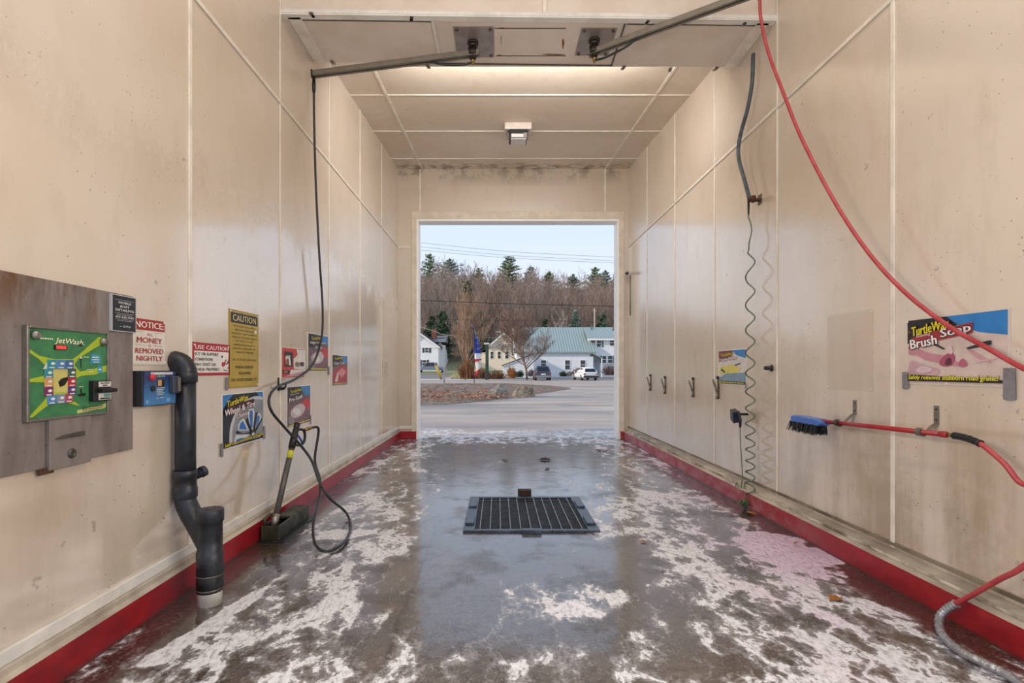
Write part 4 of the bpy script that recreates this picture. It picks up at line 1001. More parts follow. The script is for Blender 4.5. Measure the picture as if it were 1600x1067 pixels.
cd = thing('coiled_cord', 'green coiled cord hanging from the grey hose bracket to the curb', 'coiled cord', cq)
top = Vector((2.262, cq.y, cq.z - .03)); pts = [top, top + Vector((0, 0, -.09)), top + Vector((0, .0, -.15))]
zt = pts[-1].z; zbot = .215
n = 0; zcur = zt; ph_ = 0.0
while zcur > zbot:
    f_ = (zt - zcur) / (zt - zbot)
    pitch = .30 - .20 * min(f_ * 1.15, 1)
    for k in range(10):
        a = 2 * PI * k / 10
        rr_ = .040 * min(1, f_ * 12 + .3)
        pts.append(Vector((2.272 + rr_ * .9 * math.sin(a) , cq.y - .01 + rr_ * 1.15 * math.cos(a), zcur - pitch * k / 10)))
    zcur -= pitch
M_cord = M('#74806c', .45, 0, .25, 14, c2='#5d6855')
MB().tube([p - cq for p in pts], .0065, 8).build('cord_line', M_cord, cd)
MB().tube([Vector((2.262, cq.y, cq.z - .02)) - cq, Vector((2.262, cq.y, cq.z - .14)) - cq], [.011, .007], 10).build('cord_grip', M_black, cd)

q = atx(1160, 652, 2.30)
nz = thing('air_nozzle', 'small dark boxy air nozzle with blue top hooked beside the coiled cord', 'air nozzle', q, -PI / 2)
rot = Matrix.Rotation(.45, 3, 'Y') @ Matrix.Rotation(.25, 3, 'X')
MB().box((-.10, -.075, -.07), (-.025, -.02, .05), rot, (0, 0, 0)).build('nozzle_body', M('#5d564e', .4, .2, .2), nz, .005)
MB().box((-.035, -.08, -.05), (-.01, -.015, .06), rot, (0, 0, 0)).build('nozzle_cap', M('#222d4a', .4), nz, .004)
MB().tube([(-.02, -.04, .04), (.01, -.04, .03), (.03, -.035, -.02), (.02, -.03, -.09)], [.014, .016, .014, .010], 10).build('trigger_lever', M_black, nz)
MB().cyl((0, 0.05, .03), (0, -.05, .03), .012, None, 10).build('mounting_peg', M_black, nz)
tl = [q + Vector((-.03, -.02, -.09)), q + Vector((-.035, -.03, -.2)), q + Vector((-.03, -.05, -.42)), q + Vector((-.03, -.06, -.55)), q + Vector((-.035, -.03, -.68)), q + Vector((-.04, .03, -.62)), q + Vector((-.04, .05, -.72)), q + Vector((-.03, -.02, -.80)), Vector((2.28, q.y - .10, .225))]
MB().tube([p - cq for p in spline(tl, 8)], .005, 8).build('cord_tail', M_cord, cd)

q = atx(985, 427, XR)
sc_ = wall_thing('security_camera', 'tiny white and black bullet camera near the exit corner', 'camera', 'R', q.y, q.z)
MB().rings((0, 0, 0), (0, -1, 0), [(0, .04), (.015, .04), (.02, .02), (.05, .015)], 14).build('mount', M_white, sc_)
MB().tube([(.02, -.06, .0), (.16, -.10, -.03)], .028, 14).build('camera_body', M_white, sc_)
MB().tube([(.155, -.0985, -.029), (.18, -.106, -.034)], .03, 14).build('lens_ring', M_black, sc_)

MB().tube([(.0, -.008, -.03), (.0, -.008, -.75)], .008, 8).build('cable', M('#8d8274', .5), sc_)
yc, z0, w, h = rect('L', 598, 562, 588, 605, 562, 588)
wp = wall_thing('cover_plate', 'small blank cover plate on the left wall near the exit', 'cover plate', 'L', yc, z0, .001)
MB().box((-w / 2, -.01, 0), (w / 2, 0, h)).build('plate', M('#d8cbb8', .4), wp, .004)
MB().box((-w / 2 + .03, -.013, .03), (w / 2 - .03, -.009, h - .03)).build('lid', M('#cbbda8', .4), wp, .003)

# ---------------------------------------------------------------- ceiling light box
cy_ = 7.15; cxx = (809 - HX) * cy_ / F
cl = thing('ceiling_light', 'white ceiling box with a black lamp hanging above the middle of the bay', 'ceiling light', (cxx, cy_, zc(cy_)))
MB().box((-.19, -.16, -.10), (.19, .20, 0)).build('mounting_box', M('#cbbfb6', .45, 0, .2, 12), cl, .015)
mb = MB().box((-.125, -.15, -.23), (.125, .06, -.10)); mb.build('lamp_housing', M_black, cl, .012)
MB().box((-.095, -.156, -.215), (.075, -.149, -.165)).build('lamp_lens', M('#cfc9c8', .2), cl, .003)
MB().box((-.10, -.155, -.24), (.11, .03, -.228)).build('lamp_bezel', M('#d8d2ce', .3, .4), cl, .003)
MB().box((.078, -.158, -.22), (.12, -.149, -.15)).build('side_label', M('#8a8580', .4), cl, .002)
for s_ in (-1, 1): MB().tube([(s_ * .12, -.12, -.13), (s_ * .15, -.10, -.095)], .008, 8).build('bracket_leg', M_black, cl)

# ---------------------------------------------------------------- floor drain
gr = thing('drain_grate', 'square steel floor grate over the drain pit in the middle of the bay', 'drain grate', (.26, 4.40, 0))
M_iron = M('#3b4450', .32, .45, .25, 14, c2='#566172')
mb = MB()
for lo, hi in (((-.53, -.52, 0), (-.44, .52, .018)), ((.44, -.52, 0), (.53, .52, .018)), ((-.44, -.52, 0), (.44, -.48, .018)), ((-.44, .48, 0), (.44, .52, .018))): mb.box(lo, hi)
mb.build('frame', M_iron, gr, .004)
for sx in (-1, 1):
    for yy in (-.28, .22):
        MB().box((sx * .485 - .035, yy - .10, .016), (sx * .485 + .035, yy + .10, .034)).build('frame_block', M_iron, gr, .004)
mb = MB()
for k in range(11): mb.box((-.44 + .08 * k + .036, -.48, -.02), (-.44 + .08 * k + .043, .48, .014))
mb.build('bearing_bars', M('#8f8b88', .35, .6, .3, 30), gr)
mb = MB()
for k in range(60): mb.box((-.44, -.48 + .016 * k, -.03), (.44, -.48 + .016 * k + .0095, .006))
mb.box((-.44, .375, -.03), (.44, .40, .010))
mb.build('grate_mesh', M('#1b1816', .5, .3), gr)
MB().box((-.075, -.55, 0), (.075, -.50, .03)).build('lift_tab', M_iron, gr, .004)
bk = MB().box((-.10, 4.93, 0), (.0, 4.99, .075)); bk = MB().box((-.065, -.035, 0), (.065, .035, .075)).build('steel_block', M('#3a281d', .7, .2, .3, 20), None, .004, (.262, 4.965, 0))
tag(bk, 'rusty brown block standing at the far edge of the floor grate', 'block')

# ---------------------------------------------------------------- foam and leaves on the floor
leaf_m = [M('#8a4a24', .6, 0, .3, 40), M('#a36a2c', .6, 0, .3, 40), M('#4a2a1a', .6, 0, .3, 40)]
def leaf(p, s_, rz, m, label, group=None, z=.004):
    t = thing('fallen_leaf', label, 'leaf', (p.x, p.y, z), rz, group)
    prof = [(0, -1), (.25, -.8), (.55, -.75), (.42, -.4), (.8, -.15), (.5, .05), (.62, .5), (.25, .45), (0, 1)]
    mb = MB(); o = []
    for sgn in (1, -1):
        mb.poly([(sgn * x * s_, y * s_, .35 * s_ * abs(x) + .002) for x, y in (prof if sgn > 0 else prof[::-1])])
    mb.build('blade', m, t)
    MB().tube([(0, -s_ * .9, .002), (0, -s_ * 1.5, .012)], .0018, 5).build('stalk', m, t)
q = atz(850, 719); leaf(q, .10, 1.4, leaf_m[2], 'large curled brown leaf lying beyond the floor grate')
q = atz(1172, 803); leaf(q, .05, .6, leaf_m[1], 'orange leaf below the weed at the right curb')
q = atz(1004, 847); leaf(q, .028, 1.2, leaf_m[1], 'small tan leaf on the bare floor right of the grate')
q = atz(1305, 938); leaf(q, .05, 2.0, leaf_m[1], 'orange leaf floating in the foam at the right')
q = atz(945, 705); leaf(q, .05, .4, leaf_m[0], 'brown leaf near the exit on the right of the floor')
q = atz(935, 704); leaf(q, .05, 2.2, leaf_m[2], 'dark leaf near the exit left of the brown leaf')
q = atz(424, 846); leaf(q, .035, .9, leaf_m[1], 'tan leaf at the near end of the lance holder')
q = atz(855, 733); leaf(q, .05, .2, leaf_m[2], 'small dark leaf lying just before the large curled leaf')
q = atz(788, 720); leaf(q, .05, 2.2, leaf_m[2], 'small dark leaf left of the large curled leaf')
q = atz(1243, 853); leaf(q, .022, 2.2, leaf_m[1], 'tiny orange leaf on the pink foam', None, .018)
q = atz(283, 964)
# weed
q = atx(1166, 795, 2.235); wd = thing('weed', 'small green weed growing at the foot of the right curb', 'weed', (2.225, q.y, 0))
rb = random.Random(8)
for i in range(11):
    a = rb.uniform(0, 2 * PI); l = rb.uniform(.05, .11); mb = MB()
    p0, p1, p2 = Vector((0, 0, .0)), Vector((math.cos(a) * l * .5 - .01, math.sin(a) * l * .5, .05 + rb.uniform(0, .04))), Vector((math.cos(a) * l - .02, math.sin(a) * l, .03 + rb.uniform(0, .05)))
    w_ = Vector((-math.sin(a), math.cos(a), 0)) * .012
    mb.add([p0 - w_ * .3, p0 + w_ * .3, p1 + w_, p1 - w_, p2], [(0, 1, 2, 3), (3, 2, 4)])
    mb.build('leaf', M('#4f6b45', .5, 0, .3, 30), wd)
MB().tube([(0, 0, 0), (0, 0, .12), (.01, -.01, .2), (.02, .01, .28)], [.004, .003, .002, .001], 6).build('stem', M('#6f7d62', .5), wd)

# ---------------------------------------------------------------- outside ground
def hill(x, y):
    z = 0.0
    if y > 60: z += .028 * (min(y, 105) - 60) * max(0, min(1, (6 - x) / 14.0)) * 1.0
    if y > 98: z += (min(y, 260) - 98) * .20
    z += .6 * math.sin(x * .07 + y * .05) * max(0, min(1, (y - 110) / 40))
    return z
struct('ground', MB().box((-60, 9.34, -.3), (70, 62, -.004)), M_asph)
mb = MB()
g = G('road_surface'); p_ = g.pos(); n_ = g.noise(g.map(p_, (.15, 1, 1)), .8, 5, .65)
M_road = g.out(g.mix(g.ss(n_, .35, .65), lin('#9b8c82') + (1,), lin('#b7a698') + (1,)), .8, 0)
struct('road', MB().box((-60, 37, -.003), (70, 54, .012)), M_road)
for y in (45.2, 45.5): struct('road_marking', MB().box((-60, y, .012), (70, y + .12, .016)), M('#b7a668', .7, 0, .3, 2))
struct('road_marking', MB().box((-60, 38.0, .012), (70, 38.14, .016)), M('#b9afa5', .7, 0, .3, 2))
struct('road_marking', MB().box((-60, 53.0, .012), (70, 53.14, .016)), M('#b9afa5', .7, 0, .3, 2))
NX, NY = 60, 60
mb = MB()
for j in range(NY + 1):
    for i in range(NX + 1):
        x = -75 + 170 * i / NX; y = 62 + 200 * (j / NY)
        mb.v.append(Vector((x, y, hill(x, y) - .004)))
for j in range(NY):
    for i in range(NX): mb.face((j * (NX + 1) + i, j * (NX + 1) + i + 1, (j + 1) * (NX + 1) + i + 1, (j + 1) * (NX + 1) + i), True)
g = G('hillside'); p_ = g.pos(); x_, y_, z_ = g.xyz(p_)
n1 = g.noise(p_, .25, 6, .65); n2 = g.noise(p_, 2.5, 5, .7)
c_ = g.mix(g.ss(n1, .35, .65), lin('#6e5a48') + (1,), lin('#55432f') + (1,))
c_ = g.mix(g.ss(n2, .5, .7, 0, .5), c_, lin('#8b6a4c') + (1,))
grs = g.mul(g.ss(y_, 112, 100), g.ss(y_, 76, 84)); c_ = g.mix(g.mul(grs, .85), c_, lin('#97966a') + (1,))
c_ = g.mix(g.ss(y_, 80, 74), c_, g.mix(n1, lin('#77726e') + (1,), lin('#8d8680') + (1,)))
struct('terrain', mb, g.out(c_, .9, 0, n2, .6, .2))
# planted island in the forecourt
isl = [atz(px, py) for px, py in ((560, 640), (650, 634), (700, 632), (745, 628), (790, 622), (830, 617), (865, 612), (888, 608), (893, 607), (885, 605.2), (850, 603.4))] + [Vector((0, 36, 0)), Vector((-6, 36.5, 0)), Vector((-12, 36, 0)), Vector((-14, 26, 0))]
isl = spline(isl + [isl[0]], 6)[:-1]
cI = Vector((-3.0, 27.5, 0)); mb = MB(); n = len(isl); K = 9; rb = random.Random(2)
for k in range(K):
    f_ = 1 - k / K
    for p in isl:
        q = cI + (p - cI) * f_
        mb.v.append(Vector((q.x, q.y, (0 if k == 0 else .42 * (1 - f_ ** 2.2) + rb.uniform(-.035, .035)))))
mb.v.append(Vector((cI.x, cI.y, .42)))
for k in range(K - 1):
    for i in range(n): mb.face((k * n + i, k * n + (i + 1) % n, (k + 1) * n + (i + 1) % n, (k + 1) * n + i), True)
for i in range(n): mb.face(((K - 1) * n + i, (K - 1) * n + (i + 1) % n, K * n), True)
g = G('mulch'); p_ = g.pos(); n1 = g.noise(p_, .9, 5, .6); n2 = g.noise(p_, 9, 6, .75)
c_ = g.mix(g.ss(n2, .35, .65), lin('#6a574a') + (1,), lin('#b0a090') + (1,))
c_ = g.mix(g.mul(g.ss(n1, .53, .62), .85), c_, g.mix(g.ss(n2, .4, .6), lin('#8f4e2e') + (1,), lin('#b5764c') + (1,)))
isle = mb.build('mulch_bed', g.out(c_, .95, 0, n2, 1.0, .15)); tag(isle, 'brown mulch bed with dead grass and leaves beyond the exit drive', 'mulch bed')
def islz(x, y):
    return .36
# tufts of dry leaves: uncountable litter
rb = random.Random(12); mb = MB()
for i in range(2600):
    if rb.random() < .62: x, y = rb.gauss(-3.2, .9), rb.gauss(20.3, 1.3)
    elif rb.random() < .7: x, y = rb.gauss(-.7, .6), rb.gauss(20.4, .8)
    else: x, y = rb.uniform(-6, 2.0), rb.uniform(19.5, 30)
    f_ = .42 * (1 - max(0, 1 - min(1, (y - 17.8 - .18 * (x + 3)) / 9)) ** 2.2)
    if y < 18.4 + .55 * max(0, x + 1.8): continue
    a = rb.uniform(0, 6.28); s_ = rb.uniform(.025, .055); z = max(.02, f_) + rb.uniform(0, .04)
    u = Vector((math.cos(a), math.sin(a), rb.uniform(-.5, .5))) * s_; v = Vector((-math.sin(a), math.cos(a), rb.uniform(-.3, .8))) * s_ * .6
    c = Vector((x, y, z)); mb.poly([c - u, c - v, c + u, c + v])
tag(mb.build('dry_leaves', M('#9c6a4a', .8, 0, .4, 2.0, c2='#bf9070')), 'rust coloured dry leaves scattered on the mulch bed', 'dry leaves', None, 'stuff')

# boulders
def boulder(label, c, sx, sy_, sz, seed, m):
    bm = bmesh.new(); bmesh.ops.create_icosphere(bm, subdivisions=4, radius=1)
    r_ = random.Random(seed); pl = [(Vector((r_.gauss(0, 1), r_.gauss(0, 1), r_.gauss(0, .8))).normalized(), r_.uniform(.62, .9)) for _ in range(16)]
    for v in bm.verts:
        for nrm, dd_ in pl:
            k = v.co.dot(nrm) - dd_
            if k > 0: v.co -= nrm * k * .92
        v.co *= 1 + .02 * r_.uniform(-1, 1)
        v.co = Vector((v.co.x * sx, v.co.y * sy_, max(v.co.z, -.55) * sz))
    me = bpy.data.meshes.new('boulder'); bm.to_mesh(me); bm.free(); me.materials.append(m)
    o = bpy.data.objects.new('boulder', me); COL.objects.link(o); o.location = c
    return tag(o, label, 'boulder', None)
M_rock = M('#8d8276', .85, 0, .4, 5, c2='#5c564e', bump=.8)
M_rock2 = M('#a3937c', .85, 0, .4, 4, c2='#6b6355', bump=.8)
boulder('dark rounded boulder at the left end of the pair on the mulch bed', (-.02, 21.8, .10), .56, .6, .56, 4, M_rock)
boulder('pale boulder at the right end of the pair on the mulch bed', (1.18, 23.2, .14), .58, .6, .50, 9, M_rock2)

# ---------------------------------------------------------------- road side things
g0_ = at(694, 604, 29.5)
sp = thing('sign_post', 'grey metal post standing alone on the mulch bed', 'post', (g0_.x, 29.5, .25))
MB().box((-.05, -.04, 0), (.05, .04, 1.55)).build('lower_post', M('#9b9ea0', .45, .5), sp, .01)
MB().box((-.08, -.05, 1.1), (.08, .05, 2.42)).build('upper_sleeve', M('#a7aaac', .45, .5), sp, .012)
ff = thing('feather_flag', 'tall blue white and red feather flag on the mulch bed', 'flag', (at(741, 604, 29.5).x, 29.5, .28))
MB().tube(spline([(0, 0, 0), (0, 0, 1.2), (0, 0, 2.4), (-.03, 0, 3.1), (-.12, 0, 3.55), (-.25, 0, 3.78)], 5), [.022] * 26, 8).build('flag_pole', M_black, ff)
mb = MB(); prof = []
NZ = 30
for j in range(NZ + 1):
    z = .5 + (3.75 - .5) * j / NZ
    xl = 0 if z < 2.4 else -.25 * ((z - 2.4) / 1.35) ** 2
    wv = .40 * min(1, .55 + (z - .5) * .9) if z < 1.6 else .40 * (1 - ((z - 1.6) / 2.15) ** 1.05) + .02
    zb_ = z - (.25 * 0 if j else 0)
    for i in range(7):
        u = i / 6
        mb.v.append(Vector((xl + .02 + wv * u, .05 * math.sin(u * 5 + z * 2.1), z + (.22 * u * (1 - j / NZ) if z < 1.5 else 0))))
cols = {}
for j in range(NZ):
    z = .5 + 3.25 * (j + .5) / NZ
    for i in range(6):
        if z < .80: c_ = '#b8323a'
        elif z < 1.35: c_ = '#e6e2e2' if (i + j) % 5 else '#d8b53c'
        elif z < 1.6: c_ = '#c23a3c'
        elif z < 1.95: c_ = '#e8e6ea'
        elif z < 2.75: c_ = '#2b3f9c' if not (i == 3 and j % 3 == 0) else '#c9bb5a'
        else: c_ = '#27356f' if (i * 3 + j) % 4 else '#c5cbe0'
        mb.mat(M(c_, .7, 0, .15, 9)); mb.face((j * 7 + i, j * 7 + i + 1, (j + 1) * 7 + i + 1, (j + 1) * 7 + i), True)
fl_ = mb.build('banner', None, ff)
sm = fl_.modifiers.new('cloth', 'SOLIDIFY'); sm.thickness = .004
MB().cyl((0, 0, -.05), (0, 0, .12), .035, None, 10).build('ground_spike', M_dsteel, ff)

Yp = 62
gp = thing('green_post', 'dark green square post with a pale cap across the road', 'post', (at(761, 592, Yp).x, Yp, 0))
MB().box((-.2, -.2, 0), (.2, .2, 4.3)).build('post_shaft', M('#33483c', .6, 0, .2, 3), gp, .02)
MB().box((-.36, -.3, 4.3), (.3, .3, 4.52)).build('post_cap', M('#d8d5cf', .6), gp, .03)
MB().box((-.25, -.25, 0), (.25, .25, 1.0)).build('post_foot', M('#3f3a33', .7), gp, .03)
for i, dx_ in enumerate((0, 1)):
    p0, p1 = at(688.5 + dx_ * 1.5, 591.5, 61), at(680 + dx_ * 2.2, 571, 61)
    gg = thing('guy_guard', ('yellow guy wire guard leaning beside the pickup, the left one' if i == 0 else 'yellow guy wire guard leaning beside the pickup, the right one'), 'guard', p0, 0, 'yellow guy wire guards')
    MB().tube([(0, 0, 0), p1 - p0], .06, 8).build('guard_tube', M('#d0a92c', .5), gg)
    MB().cyl((0, 0, -.1), (0, 0, .08), .09, None, 8).build('anchor', M_dsteel, gg)
kp = at(703, 590, 62); tag(MB().box((-.6, -.1, -.02), (.6, 1.6, .16)).build('curb_stone', M('#c9b4a4', .8), None, .03, (kp.x - .4, 62, hill(kp.x, 62))), 'pale curb stone at the corner of the lawn by the pickup', 'curb stone')
lw = [atz(x, y) for x, y in ((697, 592), (727, 593), (752, 591), (760, 588.5), (730, 585), (704, 587))]
mb = MB(); n = len(lw)
cL = sum(lw, Vector()) / n
mb.v = [Vector((p.x, p.y, .015)) for p in lw] + [Vector((cL.x + (p.x - cL.x) * .7, cL.y + (p.y - cL.y) * .7 + 1, .55)) for p in lw]
for i in range(n): mb.face((i, (i + 1) % n, n + (i + 1) % n, n + i), True)
mb.face(range(n, 2 * n), True)
tag(mb.build('lawn_mound', M('#a39a5c', .95, 0, .3, .8, c2='#8a7f45', bump=.5)), 'yellowing grass bank under the broad bare tree across the road', 'lawn')

# ---------------------------------------------------------------- buildings
M_side = M('#ebecee', .7, 0, .06, 1.5); M_cream = M('#f2e0c6', .7, 0, .08, 1.5); M_glass = M('#3c4248', .15, 0, .3, 3); M_shut = M('#333a3d', .6, 0, .2)
M_gsh = M('#5f7d79', .6); M_dark_roof = M('#4a474a', .8, 0, .2, 2); M_grey_roof = M('#a7a6a4', .8, 0, .2, 2); M_wtrim = M('#f2f0ec', .6, 0, .05, 2)
g = G('green_metal_roof'); p_ = g.pos(); x_, y_, z_ = g.xyz(p_)
rib = g.m('FRACT', g.mul(x_, 1 / .42)); rr_ = g.mul(g.ss(rib, .0, .16), g.ss(rib, .45, .25))
n_ = g.noise(p_, .6, 4)
M_green = g.out(g.mix(rr_, g.mix(n_, lin('#7f8f8a') + (1,), lin('#8a9a95') + (1,)), lin('#adb9b5') + (1,)), .45, .1, rr_, .8, .05)

def window(par, x0, x1, z0, z1, y, shutters='', sm=None):
    f = MB(); t_ = .07
    f.box((x0 - t_, y - .06, z0 - t_), (x1 + t_, y, z0)); f.box((x0 - t_, y - .06, z1), (x1 + t_, y, z1 + t_)); f.box((x0 - t_, y - .06, z0), (x0, y, z1)); f.box((x1, y - .06, z0), (x1 + t_, y, z1)); f.box((x0, y - .05, (z0 + z1) / 2 - .03), (x1, y, (z0 + z1) / 2 + .03))
    fo = f.build('window', M_wtrim, par)
    MB().box((x0, y - .03, z0), (x1, y - .005, z1)).build('pane', M_glass, fo)
    w_ = (x1 - x0) * .55
    if 'l' in shutters: MB().box((x0 - t_ - w_, y - .05, z0 - .05), (x0 - t_, y, z1 + .05)).build('shutter', sm or M_shut, par)
    if 'r' in shutters: MB().box((x1 + t_, y - .05, z0 - .05), (x1 + t_ + w_, y, z1 + .05)).build('shutter', sm or M_shut, par)
def gable_house(o, x0, x1, y0, y1, zb, ze, zp, wallm, roofm, oh=.35, part='wall'):
    """ridge runs along y, gable end faces the bay; coordinates local to o"""
    xm = (x0 + x1) / 2
    MB().prism([(x0, y0, zb), (x1, y0, zb), (x1, y0, ze), (xm, y0, zp), (x0, y0, ze)], (0, 0, 0), (0, y1 - y0, 0)).build(part, wallm, o)
    sl = (zp - ze) / (xm - x0)
    for s_, xe in ((-1, x0), (1, x1)):
        xo = xe + s_ * oh; zo = ze - sl * oh
        MB().prism([(xm, y0 - oh, zp + .02), (xo, y0 - oh, zo + .02), (xo, y0 - oh, zo + .20), (xm, y0 - oh, zp + .22)], (0, 0, 0), (0, y1 - y0 + 2 * oh, 0)).build('roof', roofm, o)
        MB().prism([(xm, y0 - oh - .04, zp - .18), (xo, y0 - oh - .04, zo - .18), (xo, y0 - oh - .04, zo + .12), (xm, y0 - oh - .04, zp + .12)], (0, 0, 0), (0, .05, 0)).build('rake_board', M_wtrim, o)
def P(px, py, y, o): return at(px, py, y) - Vector(o.location)
# white house at the left
hw = thing('white_house', 'white clapboard house with dark shutters at the left edge of the exit', 'house', (-14.5, 95, 0))
gable_house(hw, -3.5, 3.3, 0, 12, 0, 5.55, 8.0, M_side, M_dark_roof)
gable_house(hw, 2.0, 4.0, 5, 12, 0, 5.4, 6.6, M_side, M_dark_roof, .2, 'wing_wall')
MB().prism([(0, 4.0, 6.6), (0, 9, 8.2), (0, 9.0, 6.6)], (1.0, 0, 0), (4.2, 0, 0)).build('wing_roof', M('#7d7b7e', .8), hw)
MB().box((1.2, 6, 7.0), (2.2, 7, 9.3)).build('chimney', M('#7a4a3c', .8), hw)
MB().prism([(-3.5, -.02, 5.3), (3.3, -.02, 5.3), (3.3, -.02, 5.5), (-3.5, -.02, 5.5)], (0, -.06, 0), (0, 0, 0)).build('frieze', M_wtrim, hw)
for (a, b, c, d_, s_) in ((-1.6, -.8, 4.7, 6.1, 'lr'), (.75, 1.45, 4.8, 6.0, 'lr'), (-.15 + .4, 1.0, 2.3, 3.7, 'lr'), (-2.4, -1.6, 2.3, 3.7, 'lr')):
    window(hw, a, b, c - .35, d_ - .7, -.0, s_)
# yellow house
Y_ = 100
hy = thing('yellow_house', 'cream yellow house with pale roof and chimney behind the green post', 'house', (at(785, 568, Y_).x, Y_, 0))
ze = P(785, 541, Y_, hy).z; zp = P(787, 521, Y_, hy).z; zb = 1.0
gable_house(hy, -2.7, 3.2, 0, 10, zb, ze, zp, M_cream, M_grey_roof, .4)
MB().box((-4.2, 1.5, zb), (-2.7, 8, P(757, 550, Y_, hy).z)).build('side_wing', M_cream, hy)
MB().prism([(-4.4, 1.2, P(757, 550, Y_, hy).z), (-4.4, 1.2, P(757, 550, Y_, hy).z + .2), (-2.7, 1.2, P(757, 541, Y_, hy).z + .2), (-2.7, 1.2, P(757, 541, Y_, hy).z)], (0, 0, 0), (0, 7, 0)).build('wing_roof', M_dark_roof, hy)
MB().box((-2.8, -.5, P(780, 541, Y_, hy).z - .1), (3.3, 0, P(780, 538, Y_, hy).z)).build('porch_roof', M_grey_roof, hy)
ch_ = MB().box((-1.2, 3, zp - 1.6), (-.4, 3.8, zp + .5)).build('chimney', M('#6a5a52', .8), hy)
MB().box((-1.3, 2.9, zp + .4), (-.3, 3.9, zp + .65)).build('chimney_cap', M('#d8d4cc', .7), ch_)
MB().box((-2.4, -.02, zp - 2.9), (3.0, .0, zp - 2.75)).build('belt_board', M_wtrim, hy)
for (a, b) in ((766.5, 771), (777.8, 782.3), (789.5, 794.5)):
    q0_, q1_ = P(a, 560, Y_, hy), P(b, 549.5, Y_, hy); window(hy, q0_.x, q1_.x, q0_.z, q1_.z, 0)
q0_, q1_ = P(778.5, 541.5, Y_, hy), P(783, 538.8, Y_, hy)
window(hy, q0_.x, q1_.x, q0_.z, q1_.z + .2, -.52)
# white building with green metal roof
Yw = 78
hb2 = thing('roofed_building', 'long white building with a green ribbed metal roof and side wing', 'building', (at(866, 588, Yw).x, Yw, 0))
v = lambda px, py, y: P(px, py, y, hb2)
xa, xb = v(806, 549, Yw).x, v(929, 549, Yw).x
zE = at(806, 549, Yw).z; Yr = 84.0; zR = at(806, 513.2, Yr).z
MB().prism([(xa, 0, 0), (xa, 12, 0), (xa, 12, zE), (xa, 6, zR), (xa, 0, zE)], (.2, 0, 0), (xb - xa - .2, 0, 0)).build('wall', M_side, hb2)
xr1 = v(990, 513, Yr).x
sl = (zR - zE) / 6
MB().prism([(0, -.4, zE - sl * .4), (0, 6, zR), (0, 6, zR + .2), (0, -.4, zE - sl * .4 + .2)], (xa - .3, 0, 0), (xb + .25, 0, 0)).build('front_roof', M_green, hb2)
MB().prism([(0, 12.4, zE - sl * .4), (0, 6, zR), (0, 6, zR + .2), (0, 12.4, zE - sl * .4 + .2)], (xa - .3, 0, 0), (xb + .25, 0, 0)).build('rear_roof', M_green, hb2)
MB().box((xa - .2, -.12, zE - .38), (xb + .1, 0, zE - .12)).build('fascia', M_wtrim, hb2)
MB().prism([(xa - .32, -.4, zE - sl * .4 - .15), (xa - .32, 6, zR - .15), (xa - .32, 6, zR + .25), (xa - .32, -.4, zE - sl * .4 + .25)], (-.05, 0, 0), (.22, 0, 0)).build('rake_board', M_wtrim, hb2)
Y2 = 80.0; x2, x3 = v(921, 530, Y2).x, v(1000, 530, Y2).x
zE2 = at(940, 527.5, Y2).z
MB().box((x2, 2, 0), (x3, 11, zE2)).build('wing_wall', M_side, hb2)
s2 = (zR - zE2) / (6 - 2)
MB().prism([(0, 1.5, zE2 - s2 * .5), (0, 6, zR), (0, 6, zR + .2), (0, 1.5, zE2 - s2 * .5 + .2)], (v(917.5, 527, Y2).x, 0, 0), (x3 + .3, 0, 0)).build('wing_roof', M_green, hb2)
MB().box((v(918, 527, Y2).x, 1.45, zE2 - .45), (x3, 2, zE2 - .15)).build('fascia', M_wtrim, hb2)
MB().box((v(923, 513, Yr).x - .15, 5, zR - .6), (v(923, 513, Yr).x + .15, 5.3, zR + .35)).build('vent_pipe', M_gsh, hb2)
for (a, b, t_, b_) in ((845.5, 853, 563, 572), (883, 890.5, 563, 577), (907, 914.5, 563, 577), (822, 829.5, 568.5, 577)):
    q0_, q1_ = v(a, b_, Yw), v(b, t_, Yw); window(hb2, q0_.x, q1_.x, q0_.z, q1_.z, 0)
for (a, b, t_, b_, s_) in ((923, 929.7, 531, 542, ''), (932.5, 938.8, 531, 542, 'r'), (953, 959.7, 531, 540, ''), (941.3, 947, 556, 567, 'l'), (950, 956.8, 556, 567, 'r')):
    q0_, q1_ = v(a, b_, Y2), v(b, t_, Y2); window(hb2, q0_.x, q1_.x, q0_.z, q1_.z, 2, s_, M_gsh)
q0_, q1_ = v(930.5, 588, Yw), v(937, 562, Y2); MB().box((q0_.x, 1.85, 0), (q1_.x, 1.99, q1_.z)).build('entry_door', M('#9aa6ad', .5), hb2)
pr = [v(929.5, 555.5, Yw), v(943, 561, Yw)]
MB().prism([(pr[0].x, 0, pr[0].z), (pr[1].x, 0, pr[1].z), (pr[1].x, 0, pr[1].z + .14), (pr[0].x, 0, pr[0].z + .16)], (0, 0, 0), (0, 2, 0)).build('porch_roof', M_green, hb2)
MB().box((v(939.4, 580, Yw).x, .0, 0), (v(941, 580, Yw).x, .14, pr[1].z + .08)).build('porch_post', M_wtrim, hb2)
MB().box((v(922.5, 556, Yw).x, -.25, v(922, 556, Yw).z), (v(927.5, 556, Yw).x, 0, v(922, 553.5, Yw).z)).build('wall_lamp', M_shut, hb2, .03)
